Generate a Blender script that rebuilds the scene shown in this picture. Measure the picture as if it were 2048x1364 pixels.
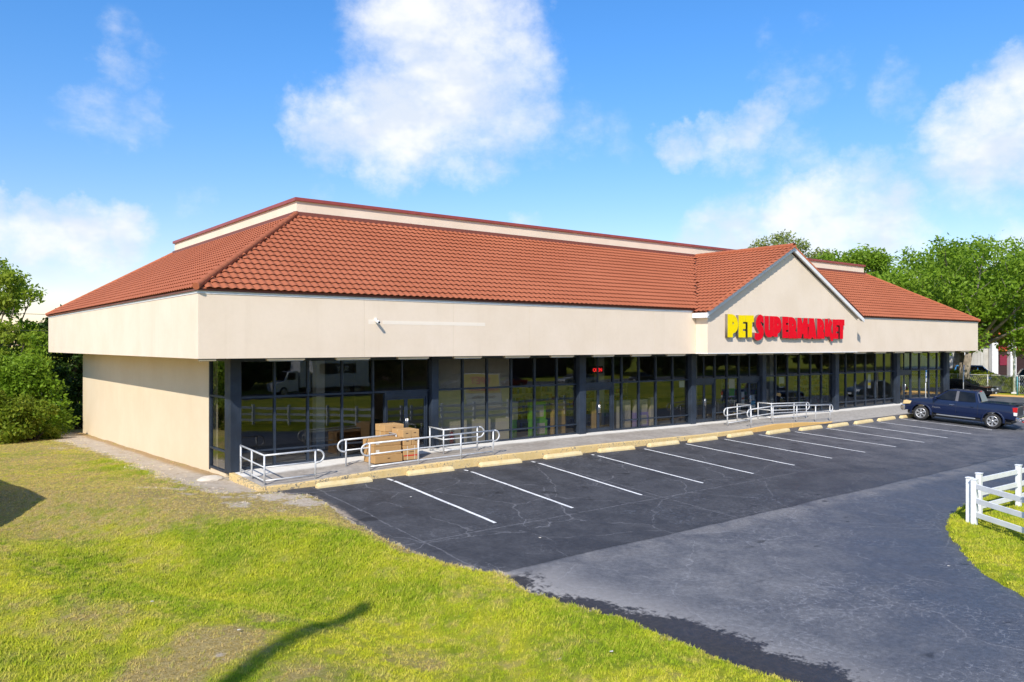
import bpy, bmesh, math, random
import numpy as np
from mathutils import Vector, Matrix, Euler
for o in list(bpy.data.objects): bpy.data.objects.remove(o)
scene = bpy.context.scene
COL = scene.collection
R = math.radians

# ---------------------------------------------------------------- camera
cam = bpy.data.cameras.new('camera')
cam.sensor_width = 36.0
cam.lens = 28.09
cam.shift_y = 0.00378
cam.clip_start = 0.1
cam.clip_end = 5000
cam_o = bpy.data.objects.new('camera', cam)
COL.objects.link(cam_o)
cam_o.location = (-7.315, -24.585, 4.358)
cam_o.rotation_euler = (R(90), 0, R(-38.01))
scene.camera = cam_o

# ---------------------------------------------------------------- sun + sky
SUN_AZ = 233.5      # degrees clockwise from +Y
SUN_EL = 38.5
SKY_STRENGTH = 0.13
sd = Vector((math.sin(R(SUN_AZ)) * math.cos(R(SUN_EL)), math.cos(R(SUN_AZ)) * math.cos(R(SUN_EL)), math.sin(R(SUN_EL))))
sun = bpy.data.lights.new('sun', 'SUN')
sun.energy = 3.3
sun.angle = R(0.55)
sun.color = (1.0, 0.93, 0.82)
sun_o = bpy.data.objects.new('sun', sun)
COL.objects.link(sun_o)
sun_o.rotation_euler = (-sd).to_track_quat('-Z', 'Y').to_euler()
sun_o.location = (-30, -30, 40)

scene.view_settings.view_transform = 'Standard'
scene.view_settings.look = 'None'
scene.view_settings.gamma = 1.0
scene.view_settings.use_curve_mapping = False
scene.view_settings.exposure = 0.66
scene.cycles.max_bounces = 7; scene.cycles.diffuse_bounces = 3; scene.cycles.glossy_bounces = 3; scene.cycles.transparent_max_bounces = 8

# clouds: azimuth, elevation, radius in degrees, weight
CLOUDS = [(31.8, 21.4, 5.0, 1), (35.7, 22.1, 4.3, 0.9), (33.6, 18.0, 5.4, 1), (30.0, 15.9, 4.3, 1), (25.2, 14.9, 2.9, 0.85), (27.3, 14.5, 2.9, 0.9), (37.5, 19.3, 3.6, 0.8), (37.2, 16.4, 3.9, 0.8), (39.9, 19.9, 2.0, 0.45), (28.6, 13.2, 2.5, 0.7), (33.6, 14.3, 3.2, 0.65), (42.5, 15.8, 2.2, 0.32), (40.4, 14.0, 1.8, 0.3), (45.7, 14.6, 1.6, 0.2), (9.9, 7.0, 2.3, 0.95), (12.4, 7.2, 1.9, 0.9), (7.6, 6.6, 2.2, 0.8), (5.0, 6.9, 2.2, 0.75), (8.5, 5.0, 2.4, 0.35), (12.2, 5.2, 2.0, 0.3), (12.0, 17.2, 1.6, 0.33), (14.0, 18.1, 1.4, 0.22), (12.2, 19.6, 1.4, 0.2), (10.5, 14.2, 2.2, 0.33), (12.8, 14.0, 2.0, 0.3), (55.9, 15.1, 1.6, 0.6), (54.6, 13.8, 2.2, 0.7), (52.6, 13.3, 1.8, 0.5), (49.6, 13.4, 1.4, 0.5), (57.8, 13.2, 1.8, 0.4), (57.5, 16.7, 2.2, 0.38), (59.4, 17.4, 2.2, 0.3), (56.2, 19.0, 1.8, 0.25), (58.8, 20.2, 1.3, 0.22), (63.9, 16.0, 1.8, 0.25), (69.2, 14.1, 2.5, 0.9), (70.5, 15.9, 2.2, 0.9), (67.6, 12.8, 2.5, 0.7), (70.2, 12.2, 3.2, 0.9), (68.9, 10.9, 3.2, 0.6), (66.2, 10.9, 2.2, 0.35), (72.0, 13.7, 4.3, 0.9), (58.5, 9.6, 2.2, 0.9), (57.2, 8.7, 2.5, 0.9), (61.6, 9.7, 2.9, 0.65), (62.7, 8.1, 3.2, 0.9), (59.4, 7.9, 3.9, 0.85), (53.9, 7.5, 3.2, 0.85), (51.9, 7.2, 2.2, 0.75), (56.6, 7.1, 4.3, 0.7), (64.5, 8.6, 1.8, 0.6), (70.5, 5.7, 1.8, 0.6), (24.5, 10.5, 1.0, 0.35), (38.8, 8.7, 1.1, 0.4), (16.4, 9.3, 1.3, 0.2)]

def build_world():
    w = bpy.data.worlds.new('World'); scene.world = w; w.use_nodes = True
    nt = w.node_tree; N = nt.nodes; L = nt.links; N.clear()
    out = N.new('ShaderNodeOutputWorld')
    sky = N.new('ShaderNodeTexSky'); sky.sky_type = 'NISHITA'; sky.sun_disc = False
    sky.sun_elevation = R(SUN_EL); sky.sun_rotation = R(SUN_AZ)
    sky.altitude = 0; sky.air_density = 1.0; sky.dust_density = 0.25; sky.ozone_density = 4.0
    hsv = N.new('ShaderNodeHueSaturation'); hsv.inputs['Saturation'].default_value = 1.22; hsv.inputs['Value'].default_value = 1.0; hsv.inputs['Hue'].default_value = .503
    L.new(sky.outputs[0], hsv.inputs['Color'])
    bg = N.new('ShaderNodeBackground'); bg.inputs[1].default_value = SKY_STRENGTH
    tint = N.new('ShaderNodeMix'); tint.data_type = 'RGBA'; tint.blend_type = 'MULTIPLY'; tint.inputs[0].default_value = 1; tint.inputs[7].default_value = (.97, .955, 1.0, 1)
    sz = N.new('ShaderNodeSeparateXYZ'); g0 = N.new('ShaderNodeTexCoord'); L.new(g0.outputs['Generated'], sz.inputs[0])
    el = N.new('ShaderNodeMapRange'); el.interpolation_type = 'SMOOTHSTEP'; L.new(sz.outputs[2], el.inputs[0]); el.inputs[1].default_value = .0; el.inputs[2].default_value = .42
    tc2 = N.new('ShaderNodeMix'); tc2.data_type = 'RGBA'; L.new(el.outputs[0], tc2.inputs[0]); tc2.inputs[6].default_value = (1.02, .77, .70, 1); tc2.inputs[7].default_value = (.86, .99, 1.05, 1); L.new(tc2.outputs[2], tint.inputs[7])
    L.new(hsv.outputs[0], tint.inputs[6]); L.new(tint.outputs[2], bg.inputs[0])
    tc = N.new('ShaderNodeTexCoord')
    nrm = N.new('ShaderNodeVectorMath'); nrm.operation = 'NORMALIZE'; L.new(tc.outputs['Generated'], nrm.inputs[0])
    # turbulent warp of the direction so the cloud outlines are ragged
    def noise(vec, scale, det, rough=.55):
        n = N.new('ShaderNodeTexNoise'); n.inputs['Scale'].default_value = scale; n.inputs['Detail'].default_value = det
        n.inputs['Roughness'].default_value = rough; L.new(vec, n.inputs['Vector']); return n
    def vm(op, a, b=None, s=None):
        n = N.new('ShaderNodeVectorMath'); n.operation = op
        L.new(a, n.inputs[0])
        if b is not None:
            if hasattr(b, 'links'): L.new(b, n.inputs[1])
            else: n.inputs[1].default_value = b
        if s is not None: n.inputs['Scale'].default_value = s
        return n.outputs[1] if op == 'DOT_PRODUCT' else n.outputs[0]
    def ma(op, a, b=None, c=None):
        n = N.new('ShaderNodeMath'); n.operation = op
        for i, x in enumerate((a, b, c)):
            if x is None: continue
            if hasattr(x, 'links'): L.new(x, n.inputs[i])
            else: n.inputs[i].default_value = x
        return n.outputs[0]
    def mr(v, a, b, c, d, interp='SMOOTHSTEP'):
        n = N.new('ShaderNodeMapRange'); n.interpolation_type = interp; n.clamp = True
        L.new(v, n.inputs[0])
        for i, x in enumerate((a, b, c, d)): n.inputs[i + 1].default_value = x
        return n.outputs[0]
    w1 = noise(nrm.outputs[0], 16, 6, .62); w1c = vm('SUBTRACT', w1.outputs['Color'], (.5, .5, .5))
    wp = vm('ADD', nrm.outputs[0], vm('SCALE', w1c, s=.085))
    wpn = vm('NORMALIZE', wp)
    acc = None
    for az, el, rr, wt in CLOUDS:
        d = (math.sin(R(az)) * math.cos(R(el)), math.cos(R(az)) * math.cos(R(el)), math.sin(R(el)))
        c0 = math.cos(R(rr * 1.3)); k = wt * 1.1 / (1 - c0)
        dp = ma('SUBTRACT', vm('DOT_PRODUCT', wpn, tuple(x * k for x in d)), k * c0)
        acc = dp if acc is None else ma('MAXIMUM', acc, dp)
    # the rest of the sky, outside the listed clouds, carries the same scattered cumulus
    away = mr(vm('DOT_PRODUCT', nrm.outputs[0], (math.sin(R(38)), math.cos(R(38)), 0)), .74, .6, 0, 1)
    nb = noise(nrm.outputs[0], 3.4, 2)
    acc = ma('MAXIMUM', acc, ma('MULTIPLY', away, mr(nb.outputs[0], .52, .68, 0, 1)))
    n2 = noise(nrm.outputs[0], 9, 8, .62)
    st = vm('MULTIPLY', nrm.outputs[0], (1, 1, 1.6))
    n3 = noise(st, 26, 6, .6)
    tex = ma('ADD', ma('MULTIPLY', n2.outputs[0], .6), ma('MULTIPLY', n3.outputs[0], .4))
    # density
    dens = ma('ADD', acc, ma('MULTIPLY', ma('SUBTRACT', tex, .5), 2.1))
    veil = ma('MULTIPLY', mr(dens, .0, 1.25, 0, 1), .97)
    gate = mr(acc, .02, .22, 0, 1)
    mask = ma('MULTIPLY', veil, gate)
    # shading of the clouds: bright towards the sun, soft grey below
    off = vm('ADD', st, tuple(x * .05 for x in (sd.x, sd.y, sd.z * 1.6 + .6)))
    n4 = noise(off, 9, 4, .6)
    n5 = noise(st, 9, 4, .6)
    sh = ma('SUBTRACT', n5.outputs[0], n4.outputs[0])
    shd = mr(sh, -.16, .14, 0, 1)
    cr = N.new('ShaderNodeMix'); cr.data_type = 'RGBA'
    cr.inputs[6].default_value = (.74, .81, .92, 1); cr.inputs[7].default_value = (.97, .98, 1.0, 1)
    L.new(shd, cr.inputs[0])
    cb = N.new('ShaderNodeBackground'); L.new(cr.outputs[2], cb.inputs[0]); cb.inputs[1].default_value = .68
    mix = N.new('ShaderNodeMixShader'); L.new(mask, mix.inputs[0]); L.new(bg.outputs[0], mix.inputs[1]); L.new(cb.outputs[0], mix.inputs[2])
    L.new(mix.outputs[0], out.inputs[0])
build_world()
# ---------------------------------------------------------------- helpers
rng = np.random.default_rng(7)
class NB:
    "small node-graph helper"
    def __init__(s, name):
        s.m = bpy.data.materials.new(name); s.m.use_nodes = True
        s.nt = s.m.node_tree; s.N = s.nt.nodes; s.L = s.nt.links
        s.b = s.N['Principled BSDF']; s.out = s.N['Material Output']
    def new(s, t, **k):
        n = s.N.new(t)
        for a, v in k.items(): setattr(n, a, v)
        return n
    def put(s, sock, v):
        if hasattr(v, 'links'): s.L.new(v, sock)
        elif isinstance(v, (tuple, list)) and len(v) == 3 and len(sock.default_value) == 4: sock.default_value = (*v, 1)
        else: sock.default_value = v
    def pos(s, scale=None):
        g = s.new('ShaderNodeNewGeometry').outputs['Position']
        if scale:
            v = s.new('ShaderNodeVectorMath', operation='MULTIPLY'); s.L.new(g, v.inputs[0]); v.inputs[1].default_value = scale; return v.outputs[0]
        return g
    def objc(s): return s.new('ShaderNodeTexCoord').outputs['Object']
    def noise(s, vec, scale, det=6, rough=.55, dist=0):
        n = s.new('ShaderNodeTexNoise'); s.L.new(vec, n.inputs['Vector']); n.inputs['Scale'].default_value = scale
        n.inputs['Detail'].default_value = det; n.inputs['Roughness'].default_value = rough; n.inputs['Distortion'].default_value = dist
        return n.outputs[0]
    def mr(s, v, a, b, c=0, d=1, smooth=True):
        n = s.new('ShaderNodeMapRange', clamp=True); n.interpolation_type = 'SMOOTHSTEP' if smooth else 'LINEAR'
        s.put(n.inputs[0], v)
        for i, x in enumerate((a, b, c, d)): s.put(n.inputs[i + 1], x)
        return n.outputs[0]
    def ma(s, op, a, b=None, c=None):
        n = s.new('ShaderNodeMath', operation=op)
        for i, x in enumerate((a, b, c)):
            if x is not None: s.put(n.inputs[i], x)
        return n.outputs[0]
    def mix(s, f, a, b, mode='MIX'):
        n = s.new('ShaderNodeMix', data_type='RGBA', blend_type=mode)
        s.put(n.inputs[0], f); s.put(n.inputs[6], a); s.put(n.inputs[7], b); return n.outputs[2]
    def attr(s, name, typ='GEOMETRY'):
        n = s.new('ShaderNodeAttribute', attribute_name=name); n.attribute_type = typ; return n
    def xyz(s, v):
        n = s.new('ShaderNodeSeparateXYZ'); s.L.new(v, n.inputs[0]); return n.outputs
    def bump(s, h, strength=.3, dist=.02):
        n = s.new('ShaderNodeBump'); n.inputs['Strength'].default_value = strength; n.inputs['Distance'].default_value = dist
        s.L.new(h, n.inputs['Height']); s.L.new(n.outputs[0], s.b.inputs['Normal']); return n
    def set(s, **k):
        for a, v in k.items(): s.put(s.b.inputs[a.replace('_', ' ')], v)
        return s

MATS = {}
def paint(name, col, rough=.5, metal=0., var=.06, scale=3., bump=0., bscale=40., coat=0., spec=.5):
    "plain procedural surface with a little uneven tone"
    if name in MATS: return MATS[name]
    b = NB(name); p = b.pos()
    f = b.mr(b.noise(p, scale, 6), .3, .7)
    dark = tuple(c * (1 - var) for c in col); lite = tuple(min(1, c * (1 + var)) for c in col)
    b.set(Base_Color=b.mix(f, dark, lite), Metallic=metal, Roughness=b.mr(b.noise(p, scale * 3, 4), .3, .7, max(.02, rough - .06), min(1, rough + .06)))
    b.b.inputs['Coat Weight'].default_value = coat; b.b.inputs['Coat Roughness'].default_value = .04
    b.b.inputs['Specular IOR Level'].default_value = spec
    if bump: b.bump(b.noise(p, bscale, 4), bump, .01)
    MATS[name] = b.m; return b.m

def mkmesh(name, verts, faces, mat=None, smooth=False):
    me = bpy.data.meshes.new(name)
    me.from_pydata([tuple(map(float, v)) for v in verts], [], [tuple(map(int, f)) for f in faces])
    if mat: me.materials.append(mat)
    if smooth: me.polygons.foreach_set('use_smooth', [True] * len(me.polygons))
    me.update(); return me
def npmesh(name, V, F, mat=None, smooth=False):
    "fast mesh from numpy quads / tris"
    me = bpy.data.meshes.new(name); V = np.asarray(V, np.float32); F = np.asarray(F, np.int32); k = F.shape[1]
    me.vertices.add(len(V)); me.vertices.foreach_set('co', V.ravel())
    me.loops.add(F.size); me.loops.foreach_set('vertex_index', F.ravel())
    me.polygons.add(len(F)); me.polygons.foreach_set('loop_start', np.arange(0, F.size, k, dtype=np.int32))
    me.polygons.foreach_set('loop_total', np.full(len(F), k, np.int32))
    if smooth: me.polygons.foreach_set('use_smooth', np.ones(len(F), bool))
    if mat: me.materials.append(mat)
    me.update(calc_edges=True); me.validate(); return me
def link(name, data, parent=None, loc=None):
    o = bpy.data.objects.new(name, data); COL.objects.link(o)
    if parent is not None:
        o.parent = parent
        if loc is None: o.location = -Vector(parent.get('_w', (0, 0, 0)))
    if loc is not None: o.location = loc
    return o
def tag(o, label=None, cat=None, group=None, kind=None):
    if label: o['label'] = label
    if cat: o['category'] = cat
    if group: o['group'] = group
    if kind: o['kind'] = kind
    return o
def thing(name, label, cat, loc=(0, 0, 0), rz=0, group=None):
    o = bpy.data.objects.new(name, None); COL.objects.link(o); o.location = loc; o.rotation_euler = (0, 0, rz)
    o.empty_display_size = .2
    return tag(o, label, cat, group)
def copy_tree(o, parent=None):
    c = o.copy(); COL.objects.link(c); c.parent = parent
    for ch in o.children: copy_tree(ch, c)
    return c

class MB:
    "collects shapes; build() links them as one mesh object"
    def __init__(s): s.v = []; s.f = []; s.sm = []
    def add(s, v, f, smooth=False):
        n = len(s.v); s.v += [tuple(x) for x in v]; s.f += [tuple(i + n for i in q) for q in f]; s.sm += [smooth] * len(f); return s
    def box(s, x0, x1, y0, y1, z0, z1, m=None):
        v = [(x, y, z) for z in (z0, z1) for x, y in ((x0, y0), (x1, y0), (x1, y1), (x0, y1))]
        if m is not None: v = [m @ Vector(p) for p in v]
        return s.add(v, [(3, 2, 1, 0), (4, 5, 6, 7), (0, 1, 5, 4), (1, 2, 6, 5), (2, 3, 7, 6), (3, 0, 4, 7)])
    def bbox(s, x0, x1, y0, y1, z0, z1, b=.02, m=None, seg=2):
        bm = bmesh.new(); bmesh.ops.create_cube(bm, size=1)
        for v in bm.verts: v.co = Vector(((x0 + x1) / 2 + v.co.x * (x1 - x0), (y0 + y1) / 2 + v.co.y * (y1 - y0), (z0 + z1) / 2 + v.co.z * (z1 - z0)))
        bmesh.ops.bevel(bm, geom=bm.edges[:], offset=b, segments=seg, affect='EDGES', profile=.5)
        v = [p.co.copy() for p in bm.verts]
        if m is not None: v = [m @ p for p in v]
        s.add(v, [[q.index for q in f.verts] for f in bm.faces]); bm.free(); return s
    def tube(s, pts, r, seg=8, cap=True, smooth=True):
        pts = [Vector(p) for p in pts]; n = len(pts); rs = r if hasattr(r, '__len__') else [r] * n
        V = []; up = Vector((0, 0, 1)); prev = None
        for i, p in enumerate(pts):
            t = (pts[min(i + 1, n - 1)] - pts[max(i - 1, 0)])
            t = t.normalized() if t.length > 1e-9 else Vector((0, 0, 1))
            if prev is None:
                a = t.cross(up) if abs(t.z) < .95 else t.cross(Vector((1, 0, 0)))
            else: a = prev - t * prev.dot(t)
            a.normalize(); prev = a; b = t.cross(a)
            for k in range(seg):
                an = 2 * math.pi * k / seg; V.append(p + (a * math.cos(an) + b * math.sin(an)) * rs[i])
        F = [(i * seg + k, i * seg + (k + 1) % seg, (i + 1) * seg + (k + 1) % seg, (i + 1) * seg + k) for i in range(n - 1) for k in range(seg)]
        s.add(V, F, smooth)
        if cap:
            o = len(s.v) - len(V)
            s.f += [tuple(o + k for k in reversed(range(seg))), tuple(o + (n - 1) * seg + k for k in range(seg))]; s.sm += [False, False]
        return s
    def prism(s, poly, ax, a, b, m=None):
        "extrude 2D polygon; ax 'y' -> poly is (x,z) between y=a and y=b; 'x' -> (y,z); 'z' -> (x,y)"
        def P(p, t): return {'y': (p[0], t, p[1]), 'x': (t, p[0], p[1]), 'z': (p[0], p[1], t)}[ax]
        n = len(poly); v = [P(p, a) for p in poly] + [P(p, b) for p in poly]
        if m is not None: v = [m @ Vector(p) for p in v]
        return s.add(v, [tuple(range(n)), tuple(reversed(range(n, 2 * n)))] + [(i, n + i, n + (i + 1) % n, (i + 1) % n) for i in range(n)])
    def lathe(s, prof, m, seg=20, smooth=True):
        "profile (r, t) turned about local x axis t"
        V = []
        for r, t in prof:
            for k in range(seg):
                a = 2 * math.pi * k / seg; V.append(m @ Vector((t, r * math.cos(a), r * math.sin(a))))
        n = len(prof)
        return s.add(V, [(i * seg + k, i * seg + (k + 1) % seg, (i + 1) * seg + (k + 1) % seg, (i + 1) * seg + k) for i in range(n - 1) for k in range(seg)], smooth)
    def mesh(s, name, mat):
        me = bpy.data.meshes.new(name); me.from_pydata(s.v, [], s.f)
        me.materials.append(mat); me.polygons.foreach_set('use_smooth', s.sm); me.update()
        bm = bmesh.new(); bm.from_mesh(me); bmesh.ops.recalc_face_normals(bm, faces=bm.faces[:]); bm.to_mesh(me); bm.free()
        return me
    def build(s, name, mat, parent=None, loc=None, barrel=None):
        if barrel:      # curve the flanks of a car body in plan height
            me = s.mesh(name, mat); W, zm, k = barrel; bm = bmesh.new(); bm.from_mesh(me)
            for z in (.52, .62, .72, .82, .92, 1.02, 1.12, 1.2): bmesh.ops.bisect_plane(bm, geom=bm.verts[:] + bm.edges[:] + bm.faces[:], plane_co=(0, 0, z), plane_no=(0, 0, 1))
            for v in bm.verts:
                if abs(abs(v.co.y) - W) < 1e-4: v.co.y -= math.copysign(k * (v.co.z - zm) ** 2 + (.012 if v.co.z < .70 else 0), v.co.y)
            bm.to_mesh(me); bm.free(); me.polygons.foreach_set('use_smooth', [True] * len(me.polygons)); me.set_sharp_from_angle(angle=R(32)); return link(name, me, parent, loc)
        return link(name, s.mesh(name, mat), parent, loc)

def bevel(o, w, seg=2, ang=35):
    m = o.modifiers.new('bevel', 'BEVEL'); m.width = w; m.segments = seg; m.limit_method = 'ANGLE'; m.angle_limit = R(ang); return o
def text_mesh(name, body, size, mat, extrude=.004, bold=False):
    c = bpy.data.curves.new(name, 'FONT'); c.body = body; c.size = size; c.extrude = extrude; c.align_x = 'CENTER'
    if bold: c.offset = size * .02
    o = bpy.data.objects.new(name, c); COL.objects.link(o)
    dg = bpy.context.evaluated_depsgraph_get(); me = bpy.data.meshes.new_from_object(o.evaluated_get(dg))
    bpy.data.objects.remove(o); me.materials.clear(); me.materials.append(mat); me.name = name
    return me

# ---------------------------------------------------------------- terrain
def sstep(a, b, x):
    t = np.clip((np.asarray(x, float) - a) / (b - a), 0, 1); return t * t * (3 - 2 * t)
def prof(y):
    y = np.asarray(y, float)
    a = .069 * (-8 + 2.07); t = np.clip(-8 - y, 0, 8); b = a - (.069 * t - (.049 / 8) * t * t / 2)
    return np.where(y > -2.07, 0., np.where(y > -8, .069 * (y + 2.07), np.where(y > -16, b, b - .004 * np.clip(-16 - y, 0, 24))))
SW = np.array([(-9, 3), (-5.07, -.62), (-3.41, -3.95), (-2.71, -6.8), (-.71, -9.12), (.2, -11.2), (.3, -13.5), (-.6, -18)])
def segdist(P, poly, closed=False):
    d = np.full(len(P), 1e9); n = len(poly)
    for i in range(n if closed else n - 1):
        a = poly[i]; b = poly[(i + 1) % n]; ab = b - a
        t = np.clip(((P - a) @ ab) / (ab @ ab + 1e-12), 0, 1)
        d = np.minimum(d, np.linalg.norm(P - a - t[:, None] * ab, axis=1))
    return d
def inpoly(P, poly):
    x, y = P[:, 0], P[:, 1]; c = np.zeros(len(P), bool); n = len(poly)
    for i in range(n):
        x1, y1 = poly[i]; x2, y2 = poly[(i + 1) % n]
        if y1 == y2: continue
        k = ((y1 > y) != (y2 > y)) & (x < (x2 - x1) * (y - y1) / (y2 - y1) + x1); c ^= k
    return c
def sdf(P, poly):
    poly = np.asarray(poly, float); d = segdist(P, poly, True); return np.where(inpoly(P, poly), d, -d)
WEST = [(1.7, -1.47), (2.07, -2.08), (2.52, -2.47), (2.49, -3.88), (2.28, -5.38), (2.21, -7.12), (2.25, -8.71), (2.58, -9.67), (2.91, -10.36), (3.22, -10.85), (3.19, -11.33), (3.02, -11.95), (3.19, -12.83), (3.47, -14.19), (3.45, -15.94), (3.5, -16.89), (3.64, -17.69), (3, -21), (1, -25), (-3, -30), (-8, -36), (-12, -46)]
ISLE = [(-2, -46), (0, -36), (3, -31), (6, -26), (8.5, -21.5), (10.1, -19), (10.88, -18.19), (11.41, -17.55), (12.07, -16.89), (13.32, -16.0), (14.6, -15.22), (15.5, -14.72), (16.21, -14.43), (16.8, -14.18), (17.36, -14.02), (18.9, -13.68), (20.29, -13.63), (23.88, -13.63), (61, -13.6)]
PAVE_A = np.array(WEST + ISLE + [(61, 34), (53.2, 34), (53.2, -1.2), (1.7, -1.2)])
PAVE_B = np.array([(-300, -55), (500, -55), (500, -45), (-300, -45)])
PAVE_C = np.array([(67, -13), (112, -13), (112, 34), (67, 34)])
def pave(P):
    return np.maximum(np.maximum(sdf(P, PAVE_A), sdf(P, PAVE_B)), sdf(P, PAVE_C))
def base_z(x, y):
    x = np.asarray(x, float); y = np.asarray(y, float)
    z = .0066 * (np.clip(x, -5, 60) - 5.47) + prof(y)
    z = z - .028 * np.clip(y - 2, 0, 30) * (1 - sstep(8, 30, x))
    return z
def ground(x, y):
    "height of the lawn surface"
    x = np.atleast_1d(np.asarray(x, float)); y = np.atleast_1d(np.asarray(y, float)); P = np.stack([x, y], 1)
    z = base_z(x, y)
    d = segdist(P, SW)
    k = sstep(2.6, 1.2, x) if False else 1 - sstep(1.2, 2.6, x)
    z = z - (.30 * np.exp(-(d / 1.35) ** 2) - .20 * np.exp(-((d - 2.8) / 1.4) ** 2)) * k
    return z
def gz(x, y): return float(ground(x, y)[0])
def lotz(x, y): return float(base_z(x, y))
# ---------------------------------------------------------------- ground materials
def lawn_nodes(b, dry, sand, lush, fine=True):
    p = b.pos()
    n1 = b.noise(p, .45, 6, .6); n2 = b.noise(p, 2.2, 7, .65); n3 = b.noise(p, 16, 5, .7)
    n0 = b.noise(p, .2, 4, .55)
    g = b.mix(b.mr(n1, .40, .60), (.255, .335, .018), (.51, .50, .035))
    g = b.mix(b.mr(n2, .46, .70, 0, .7), g, (.56, .49, .10))
    g = b.mix(b.ma('MULTIPLY', lush, .65), g, (.215, .295, .018))
    d = b.mr(b.ma('ADD', b.ma('ADD', dry, b.ma('MULTIPLY', b.ma('SUBTRACT', n0, .5), .9)), b.ma('MULTIPLY', b.ma('SUBTRACT', n2, .5), 1.3)), .22, .85)
    dc = b.mix(b.mr(n3, .35, .65), (.34, .225, .085), (.64, .48, .24))
    c = b.mix(b.ma('MULTIPLY', d, .85), g, dc)
    nb = b.noise(p, 1.0, 4, .6); n5 = b.noise(p, 5, 6, .7)
    s = b.mr(b.ma('ADD', b.ma('ADD', sand, b.ma('MULTIPLY', b.ma('SUBTRACT', nb, .5), 1.3)), b.ma('MULTIPLY', b.ma('SUBTRACT', n5, .5), 2.0)), .40, .68)
    sc = b.mix(b.mr(n3, .3, .7), (.48, .37, .25), (.84, .73, .60)); sc = b.mix(b.mr(n5, .50, .70, 0, .8), sc, (.46, .31, .16)); sc = b.mix(b.mr(n2, .62, .42, 0, .35), sc, (.86, .78, .68))
    wx = b.xyz(p); soil = b.ma('MULTIPLY', b.mr(wx[0], .85, 1.2), b.mr(wx[1], 1.6, 2.6)); sc = b.mix(b.ma('MULTIPLY', soil, .85), sc, (.52, .34, .16))
    c = b.mix(s, c, sc)
    if fine: c = b.mix(b.mr(n3, .3, .7, .0, .45), c, b.mix(1., c, (.45, .45, .45), 'MULTIPLY'))
    return c, n3
def mat_lawn():
    b = NB('lawn'); A = b.attr('cover').outputs['Color']; x = b.xyz(A)
    c, n3 = lawn_nodes(b, x[0], x[1], x[2])
    b.set(Base_Color=c, Roughness=.95); b.b.inputs['Specular IOR Level'].default_value = .15
    b.bump(b.ma('ADD', b.noise(b.pos(), 30, 5, .7), b.noise(b.pos(), 7, 5, .7)), 1.0, .06); return b.m
def mat_blade():
    b = NB('grass_blade'); A = b.attr('cover', 'INSTANCER').outputs['Vector']; x = b.xyz(A)
    c, n3 = lawn_nodes(b, x[0], x[1], x[2], False)
    rnd = b.new('ShaderNodeObjectInfo').outputs['Random']
    c = b.mix(b.mr(rnd, 0, 1, 0, .55, False), c, b.mix(1., c, (.62, .62, .5), 'MULTIPLY'))
    r2 = b.ma('FRACT', b.ma('MULTIPLY', rnd, 17.3)); c = b.mix(b.mr(r2, .62, .95, 0, .5), c, (.54, .47, .09)); c = b.mix(b.mr(r2, .32, .05, 0, .5), c, (.20, .30, .02))
    hv = b.new('ShaderNodeHueSaturation'); hv.inputs['Value'].default_value = 1.55; b.L.new(c, hv.inputs['Color'])
    nm = b.new('ShaderNodeVectorMath', operation='ADD'); gn = b.new('ShaderNodeNewGeometry').outputs['Normal']; b.L.new(gn, nm.inputs[0]); nm.inputs[1].default_value = (0, 0, 1.6)
    nn = b.new('ShaderNodeVectorMath', operation='NORMALIZE'); b.L.new(nm.outputs[0], nn.inputs[0]); b.L.new(nn.outputs[0], b.b.inputs['Normal'])
    b.set(Base_Color=hv.outputs[0], Roughness=.7); b.b.inputs['Specular IOR Level'].default_value = .06
    tr = b.new('ShaderNodeBsdfTranslucent'); b.L.new(hv.outputs[0], tr.inputs[0])
    m = b.new('ShaderNodeMixShader'); m.inputs[0].default_value = .3
    b.L.new(b.b.outputs[0], m.inputs[1]); b.L.new(tr.outputs[0], m.inputs[2]); b.L.new(m.outputs[0], b.out.inputs[0]); return b.m

DRY = [(-3.0, 5.2, 3.4, .55), (-5, 10, 4, .5), (-.8, .6, 1.7, .75), (.4, -2.6, 2.7, 1.25), (-1.6, -.8, 2.0, 1.0), (-2.0, -3.6, 1.2, .7), (-1.2, -2.2, 1.6, .8), (-1.0, 1.4, 1.5, .9), (1.8, -4.2, 1.2, 1.1), (2.0, -6.3, .8, .75), (2.1, -8.3, .6, .6), (-4.3, -2, 1.3, .75), (-3.1, -11.5, 1.0, 1.25), (-3.9, -11.9, .9, 1.2), (-2.3, -13.2, .9, .8), (-1.5, -13.0, .8, .6), (-4.6, -9.3, 1.3, .8), (-1.9, -10.6, .9, .75), (1.2, -13.6, 1.4, .55), (-.4, -13.2, 1.0, .7), (-5.6, -4.2, 1.2, .7), (1.4, -6.2, .9, .7), (-5.2, -6.5, 1.0, .35), (-2.2, 14, 3.5, .5), (13.2, -17.2, .8, .3)]
SAND = [(.7, 3.0, .95, 1), (.55, 5.0, .8, 1), (.5, 7.5, .75, 1), (.5, 10, .7, .95), (.5, 13, .7, .9), (.4, 16, .8, .9), (.3, 19, .9, .9), (.2, 22, 1.0, .9), (.7, 25.5, 1.2, .9), (-1.0, 17.5, 1.0, .55), (.95, .9, .8, 1), (1.05, -.6, .7, .85), (.35, -1.0, .6, .6), (1.9, -3.4, .75, .9), (-.6, -1.2, .5, .65), (.2, -3.0, .6, .7), (1.0, -3.9, .4, .55), (-1.3, .6, .45, .55), (-1.6, -1.6, .4, .5), (.1, -1.9, .5, .55), (1.55, -2.3, .8, .8), (.9, -1.9, .7, .7), (-.4, .2, .7, .6), (-.2, 3.2, .7, .6), (2.3, -4.6, .35, .5), (-3.2, -11.9, .35, .5)]
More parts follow.
